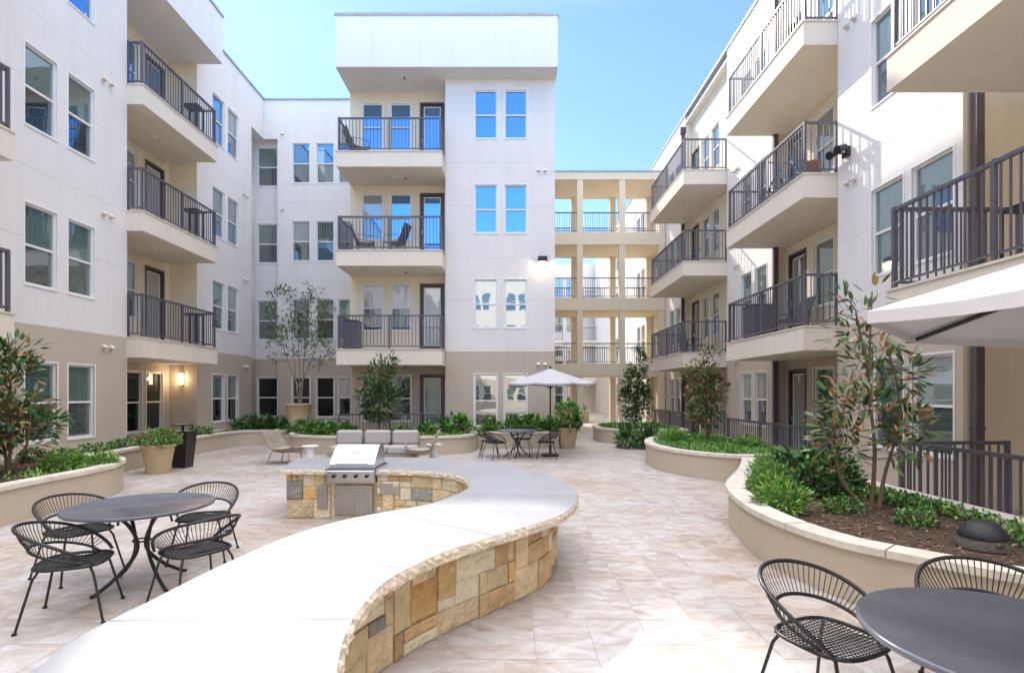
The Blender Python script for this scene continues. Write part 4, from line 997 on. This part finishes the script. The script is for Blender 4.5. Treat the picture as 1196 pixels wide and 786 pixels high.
# potted olive-like tree
POT = [(.0, 0), (.30, 0), (.31, .03), (.36, .45), (.42, .88), (.455, .90), (.46, .95), (.40, .95), (.385, .88), (0, .88)]
def pot(label, loc, prof, m, n=32, group='tan tapered pots', sc=1):
    s = MB(); s.lathe([(r_ * sc, z * sc) for r_, z in prof[:-1]] + [(.3 * sc, (prof[-1][1]) * sc)], n); s.lathe([(0, prof[-1][1] * sc), (prof[-2][0] * sc, prof[-1][1] * sc)][::-1], n, m=1)
    o = s.build('plant_pot', [m, M['soil']]); o.location = loc; tag(o, label, 'pot', group); return o
pot('large tan tapered pot holding the tall airy tree at the back left', (-7.2, 18.1, .41), POT, M['pot'])
tree('potted_tree', 'tall airy thin leaved tree growing from the large tan pot', (-7.2, 18.1, 1.29),
     [[(0, 0, 0), (-.1, 0, 1.0), (-.2, 0, 2.2), (-.35, 0, 4.1)], [(.05, 0, 0), (.12, 0, 1.0), (.2, 0, 2.0), (.45, 0, 4.1)], [(0, .05, 0), (.02, 0, 1.2), (0, 0, 2.2), (.1, .2, 3.5)], [(0, 0, .6), (.35, 0, 1.4), (.8, 0, 2.6)], [(0, 0, .6), (-.4, 0, 1.5), (-.9, 0, 3.1)]],
     [((-.5, 0, 3.2), (.6, .5, .8)), ((.45, 0, 3.1), (.6, .5, 1.0)), ((0, 0, 2.3), (1.0, .6, .55)), ((.6, 0, 1.8), (.5, .4, .5)), ((-.75, 0, 1.9), (.35, .3, .4))],
     190, 13, .12, .024, [M['leaf_ol'], M['leaf_d'], M['leaf_b']], (5, 3, 1), M['bark2'], 44, rc=.2, r0=.028)
TAN = [(0, 0), (.235, 0), (.24, .02), (.335, .60), (.36, .62), (.36, .66), (.32, .66), (.31, .62), (0, .62)]
pot('tan tapered pot of red flowering plants standing before the left planter', (-7.66, 11.55, 0), TAN, M['pot'], sc=.93)
pot('tan tapered pot with a leafy green shrub at the corner of the tower', (1.78, 16.6, 0), TAN, M['pot'], sc=.98)
def shrub(name, label, loc, size, ncl, per, L, Wd, mats, wts, seed, group='planter shrubs', rc=.08, upw=.5, cat='shrub', extra=None):
    r = random.Random(seed); mb = MB(); sx, sy, sz = size
    clumps(mb, r, [((0, 0, sz * .42), (sx, sy, sz * .55))], ncl, per, L, Wd, wts, rc, upw, .5)
    for v in range(10):
        a = r.uniform(0, 6.3); mb.tube([(0, 0, 0), (math.cos(a) * sx * .3, math.sin(a) * sy * .3, sz * .4), (math.cos(a) * sx * .7, math.sin(a) * sy * .7, sz * .8)], .006, 4, m=len(mats), cap=False)
    if extra:
        for _ in range(extra[1]):
            v = rv(r); v.normalize(); v.z = abs(v.z); p = Vector((v.x * sx, v.y * sy, sz * .42 + v.z * sz * .58))
            for _ in range(5): leaf(mb, p, rv(r) + Vector((0, 0, .6)), v, .03, .014, len(mats) + 1)
    o = mb.build(name, list(mats) + [M['bark']] + ([extra[0]] if extra else [])); o.location = loc; tag(o, label, cat, group); return o
GRN = [M['leaf_g'], M['leaf_b'], M['leaf_d']]
shrub('flowering_plant', 'mass of small red flowers and green leaves filling the tan pot at the left', (-7.66, 11.55, .58), (.41, .39, .33), 95, 14, .07, .018, GRN, (4, 3, 1), 3, group='plants in the tan pots', extra=(M['flower'], 45), cat='plant')
shrub('potted_shrub', 'upright leafy green shrub in the tan pot at the tower corner', (1.78, 16.6, .6), (.42, .4, .85), 70, 16, .13, .036, [M['leaf_b'], M['leaf_g'], M['leaf_d']], (3, 4, 2), 4, group='plants in the tan pots', rc=.11)
# shrub prototypes and copies
def spread(proto_args, spots, group):
    first = None
    for i, (x, y, z, sc, lab) in enumerate(spots):
        if first is None: first = shrub(proto_args[0], lab, (x, y, z), *proto_args[1:], group=group); first.scale = (sc,) * 3; first.rotation_euler.z = i
        else:
            c = first.copy(); COL.objects.link(c); c.location = (x, y, z); c.scale = (sc, sc, sc * (.9 + .2 * ((i * 37) % 10) / 10)); c.rotation_euler = (0, 0, i * 1.3); c['label'] = lab
# bright feathery shrubs
spread(('shrub', (.34, .34, .36), 90, 20, .085, .012, [M['leaf_b'], M['leaf_g'], M['leaf_y']], (4, 4, 1), 71),
       [(3.06, 5.95, .40, .82, 'bright feathery shrub spilling over the left rim of the front right planter'),
        (3.35, 6.75, .40, .80, 'feathery green shrub just behind the rim shrub in the front right planter'),
        (3.75, 7.7, .40, .85, 'taller feathery shrub at the left end of the front right planter'),
        (4.3, 8.6, .40, 1.0, 'largest feathery shrub at the back of the front right planter'),
        (-7.35, 8.75, .43, .85, 'feathery green shrub in the left edge planter, left of the pair near its rounded end'),
        (-7.0, 9.15, .43, .70, 'small feathery green shrub nearest the rounded tip of the left edge planter'),
        (-7.9, 9.35, .43, .80, 'feathery green shrub in the left edge planter below the window'),
        (3.95, 12.9, .43, 1.0, 'light green shrub at the left of the middle right planter'),
        (5.2, 11.6, .43, .9, 'light green shrub right of the bronze magnolia')], 'feathery green shrubs')
spread(('shrub', (.36, .34, .40), 85, 13, .075, .024, [M['leaf_d'], M['leaf_g'], M['leaf_rust']], (5, 4, 1.3), 72),
       [(3.95, 6.95, .40, .95, 'dark reddish shrub left of the front right magnolia trunk'),
        (4.45, 7.3, .40, 1.0, 'dark round shrub directly behind the front right magnolia'),
        (4.75, 8.3, .40, 1.15, 'dark shrub against the fence behind the front right magnolia'),
        (-8.2, 8.0, .43, .9, 'dark low shrub under the left edge magnolia'),
        (-8.9, 9.9, .43, .6, 'small dark shrub by the wall in the left edge planter')], 'dark bronze tinted shrubs')
# broad leaved plants (cast iron / hosta like)
spread(('leafy_plant', (.36, .32, .42), 40, 13, .17, .038, [M['leaf_g'], M['leaf_b'], M['leaf_d']], (4, 3, 3), 73),
       [(-5.9, 15.7, .42, .95, 'broad leaved green plant at the left end of the sofa planter'),
        (-5.3, 15.45, .42, .9, 'broad leaved plant second from the left in the sofa planter'),
        (-4.75, 15.5, .42, .85, 'broad leaved plant left of the dark magnolia behind the sofa'),
        (-3.1, 15.3, .42, .75, 'broad leaved plant right of the dark magnolia behind the sofa'),
        (-2.45, 15.5, .42, .85, 'broad leaved plant before the tower patio door'),
        (-1.6, 16.0, .42, 1.25, 'round leafy shrub at the right end of the sofa planter'),
        (-.6, 16.9, .43, 1.0, 'leafy green plant at the left of the straight tower planter'),
        (.1, 16.9, .43, .9, 'leafy green plant in the middle of the straight tower planter'),
        (.65, 16.9, .43, 1.15, 'leafy green plant right of the tower windows'),
        (1.2, 16.9, .43, 1.0, 'leafy green plant at the right end of the straight tower planter')], 'broad leaved green plants')
spread(('leafy_plant', (.40, .36, .46), 42, 13, .19, .03, [M['leaf_d'], M['leaf_g'], M['leaf_mag2']], (5, 3, 1), 74),
       [(-9.15, 18.4, .40, 1.0, 'dark strap leaved plant in the inner corner below the left wing windows'),
        (-8.6, 18.2, .40, 1.1, 'dark strap leaved plant next to the large tan pot'),
        (-8.05, 18.3, .40, 1.0, 'dark strap leaved plant touching the left side of the large tan pot'),
        (-6.5, 16.6, .42, .95, 'dark strap leaved plant at the right of the large tan pot'),
        (4.0, 16.7, .0, 1.5, 'dark spiky plant between the far and the middle right planters'),
        (4.3, 8.0, .40, .9, 'dark spiky plant at the back of the front right planter')], 'dark strap leaved plants')
spread(('low_shrub', (.32, .30, .28), 60, 12, .06, .022, [M['leaf_g'], M['leaf_b'], M['leaf_d']], (4, 3, 2), 75),
       [(-8.85, 11.3, .40, .9, 'low green shrub in the long left planter, nearest the rounded planter'),
        (-8.9, 12.3, .40, .95, 'low green shrub in the long left planter behind the flower pot'),
        (-9.2, 14.2, .40, .9, 'low green shrub in the long left planter below the sconce'),
        (-9.3, 15.8, .40, 1.2, 'low green shrub with red tips right of the black bin'),
        (4.05, 6.0 - .7, .40, .55, 'low green mound in the mulch left of the front right magnolia'),
        (3.7, 5.9, .40, .6, 'low green mound between the rim shrubs and the front right magnolia'),
        (-8.7, 7.2, .43, .9, 'low green shrub in front of the left edge magnolia')], 'low green shrubs')
# ground cover
def cover(name, key, label, n, L, Wd, mats, wts, seed, z, test=None, hh=.10):
    r = random.Random(seed); poly = PLANT[key]; xs = [p[0] for p in poly]; ys = [p[1] for p in poly]; mb = MB(); k = 0
    while k < n:
        x, y = r.uniform(min(xs), max(xs)), r.uniform(min(ys), max(ys)); k += 1
        if not inside(x, y, poly) or (test and not test(x, y, r)): continue
        for _ in range(4):
            d = Vector((r.uniform(-1, 1), r.uniform(-1, 1), r.uniform(.3, 1.6)))
            leaf(mb, Vector((x + r.uniform(-.04, .04), y + r.uniform(-.04, .04), z + r.uniform(-.02, hh))), d, rv(r) + Vector((0, 0, 1)), L * r.uniform(.6, 1.2), Wd, r.choices(range(len(mats)), wts)[0])
    o = mb.build(name, list(mats)); tag(o, label, 'ground cover', kind='stuff')
cover('ground_cover', 'nr', 'low bright green ground cover along the back rim of the front right planter', 11000, .06, .014, GRN, (4, 4, 1), 1, .42,
      lambda x, y, r: (x > 4.3 and y < 7.6 and math.sin(x * 5 + y * 3.1) * .25 + 4.62 < x + r.uniform(-.12, .12)) or y > 8.6)
cover('ground_cover', 'mr', 'green grassy ground cover filling the middle right planter', 6500, .10, .008, GRN, (3, 6, 1), 2, .44, None, .12)
cover('ground_cover', 'fr', 'green ground cover in the far right planter', 2200, .11, .012, GRN, (4, 3, 2), 3, .41)
cover('ground_cover', 'ct', 'mixed green ground cover under the dark magnolia behind the sofa', 2600, .10, .018, [M['leaf_g'], M['leaf_b'], M['leaf_y']], (4, 3, 1), 4, .43)
cover('ground_cover', 'll', 'low green ground cover in the long left planter', 2600, .09, .012, GRN, (4, 2, 2), 5, .41, None, .06)
cover('ground_cover', 'nl', 'thin green grass along the rim of the left edge planter', 2400, .09, .008, GRN, (3, 5, 1), 6, .44, lambda x, y, r: y > 7.6 and x > -7.4 + r.uniform(-.3, .2))
cover('ground_cover', 'tw', 'green ground cover in the straight tower planter', 700, .09, .014, GRN, (4, 3, 2), 7, .44)
cover('ground_cover', 'fc', 'sunlit green plants in the far courtyard planter', 1400, .25, .03, [M['leaf_g'], M['leaf_b'], M['leaf_y']], (4, 4, 2), 8, .6, None, .3)

# ------------------------------------------------------------------ black bin, garden speaker
BN = thing('waste_bin', 'tall black tapered bin behind the pot of red flowers', 'bin', (-7.62, 12.35, 0))
s = MB()
def taper(mb, w0, w1, z0, z1, m=0):
    vs = [(sx * w * .5, sy * w * .5, z) for (w, z) in ((w0, z0), (w1, z1)) for (sx, sy) in ((-1, -1), (1, -1), (1, 1), (-1, 1))]
    mb.add(vs, [(3, 2, 1, 0), (4, 5, 6, 7), (0, 1, 5, 4), (1, 2, 6, 5), (2, 3, 7, 6), (3, 0, 4, 7)], m)
taper(s, .30, .42, 0, .80); s.box(-.225, -.225, .80, .225, .225, .85); s.build('body', M['black'], BN)
s = MB(); s.box(-.02, -.02, .851, .02, .02, .97); s.bbox(-.20, -.14, .97, .18, .14, 1.0, .008); s.build('hood', M['black'], BN)
SPK = thing('garden_speaker', 'low black dome garden speaker in the mulch at the right edge', 'speaker', (4.05, 4.55, .41), R(10))
s = MB(); s.lathe([(0, 0), (.19, 0), (.19, .02), (.165, .10), (.16, .105)], 28); s.build('base', M['speakbase'], SPK)
s = MB(); s.lathe([(.172, .10), (.175, .115), (.15, .17), (.115, .21), (.10, .225), (0, .23)], 28); s.build('dome', M['speaker'], SPK)
s = MB(); s.bbox(-.075, -.185, .055, -.005, -.165, .085, .003); s.build('badge', M['steel2'], SPK)

# ------------------------------------------------------------------ things on the balconies
def sling_chair(label, loc, rz):
    t = thing('balcony_chair', label, 'chair', loc, rz, 'dark chairs on the balconies')
    s = MB()
    for sx in (-.28, .28):
        s.tube([(sx, -.40, 0), (sx, .0, .03), (sx, .45, 0)], .014, 6); s.tube([(sx, .30, .02), (sx, .25, .58), (sx, -.25, .60), (sx, -.20, .02)], .013, 6)
    s.tube([(-.28, -.20, .3), (.28, -.20, .3)], .012, 6); s.build('frame', M['black'], t)
    s = MB(); pr = [(.30, .42), (.05, .36), (-.22, .38), (-.34, .65), (-.46, .98)]
    for k in range(4): s.add([(-.26, *pr[k]), (.26, *pr[k]), (.26, *pr[k + 1]), (-.26, *pr[k + 1])], [(0, 1, 2, 3)]); s.add([(-.26, pr[k][0], pr[k][1] - .012), (.26, pr[k][0], pr[k][1] - .012), (.26, pr[k + 1][0], pr[k + 1][1] - .012), (-.26, pr[k + 1][0], pr[k + 1][1] - .012)], [(3, 2, 1, 0)])
    s.build('sling', M['doorm'], t); return t
c1_ = sling_chair('dark sling chair on the left of the tower third floor balcony', (-4.75, 17.35, 6.2), R(-70))
copytree(c1_, (-3.75, 17.3, 6.2), R(75), 'dark sling chair on the right of the tower third floor balcony')
copytree(c1_, (-4.95, 17.35, 9.3), R(-60), 'dark chair in the left corner of the tower top balcony')
copytree(c1_, (6.7, 20.0, 6.2), R(80), 'dark chair on the third floor balcony at the far right')
copytree(c1_, (6.9, 13.0, 3.1), R(100), 'dark chair on the middle right first balcony')
copytree(c1_, (6.8, 19.6, 3.1), R(70), 'dark chair on the lowest balcony at the far right')
def small_table(label, loc, w_=.6, d_=.6, h_=.72):
    t = thing('balcony_table', label, 'table', loc, 0, 'small tables on the balconies')
    s = MB(); s.bbox(-w_ / 2, -d_ / 2, h_ - .03, w_ / 2, d_ / 2, h_, .006); s.build('tabletop', M['black'], t)
    for sx in (-1, 1):
        for sy in (-1, 1): l = MB(); l.box(sx * (w_ / 2 - .04) - .015, sy * (d_ / 2 - .04) - .015, 0, sx * (w_ / 2 - .04) + .015, sy * (d_ / 2 - .04) + .015, h_ - .031); l.build('leg', M['black'], t)
small_table('tall dark bar table at the far end of the left third floor balcony', (-9.5, 15.9, 6.2), .5, .45, .98)
small_table('tall dark bar table at the far end of the left top balcony', (-9.5, 15.9, 9.3), .5, .45, .98)
small_table('tall dark bar table at the far end of the left lowest balcony', (-9.5, 15.9, 3.1), .5, .45, .98)
small_table('long dark table on the near right balcony behind its railing', (6.1, 5.7, 3.1), .6, 1.3, .80)
def storage(label, loc, w_, d_, h_):
    t = thing('storage_box', label, 'box', loc, 0, 'storage boxes on the balconies')
    s = MB(); s.bbox(-w_ / 2, -d_ / 2, 0, w_ / 2, d_ / 2, h_ - .05, .015); s.build('body', M['rail'], t)
    s = MB(); s.bbox(-w_ / 2 - .015, -d_ / 2 - .015, h_ - .048, w_ / 2 + .015, d_ / 2 + .015, h_, .012); s.build('lid', M['black'], t)
storage('dark storage box in the left corner of the tower second floor balcony', (-5.1, 17.2, 3.1), .42, .6, .95)
storage('dark storage box at the far end of the middle right first balcony', (6.5, 13.9, 3.1), .5, .7, .9)
# bicycle on the middle right third floor balcony
BK = thing('bicycle', 'blue bicycle leaning behind the railing of the middle right third floor balcony', 'bicycle', (6.35, 12.2, 6.2), R(90), group=None)
for x in (-.52, .52):
    s = MB(); s.tube([(x + .33 * math.cos(a * .2618), 0, .34 + .33 * math.sin(a * .2618)) for a in range(24)], .02, 8, closed=True); wh = s.build('wheel', M['tyre'], BK)
    s = MB()
    for a in range(12): s.tube([(x, 0, .34), (x + .32 * math.cos(a * .5236), 0, .34 + .32 * math.sin(a * .5236))], .003, 4, cap=False)
    q = s.build('spokes', M['steel'], BK); q.parent = wh
s = MB()
for pts in ([(-.52, 0, .34), (-.08, 0, .32), (.36, 0, .72), (-.2, 0, .78), (-.08, 0, .32)], [(-.52, 0, .34), (-.2, 0, .78)], [(.52, 0, .34), (.36, 0, .72), (.33, 0, .92)], [(-.2, 0, .78), (-.23, 0, .92)]): s.tube(pts, .018, 8)
s.build('frame', M['blue'], BK)
s = MB(); s.tube([(.36, -.25, .98), (.33, 0, .93), (.36, .25, .98)], .014, 6); s.build('handlebar', M['black'], BK)
s = MB(); s.bbox(-.36, -.06, .92, -.10, .06, .96, .015); s.build('saddle', M['black'], BK)
o = pot('small terracotta pot in the corner of the middle right third floor balcony', (6.3, 11.1, 6.2), TAN, M['terracotta'], sc=.5, group='small pots')

for o in TEMP:
    if '_o' in o: del o['_o']
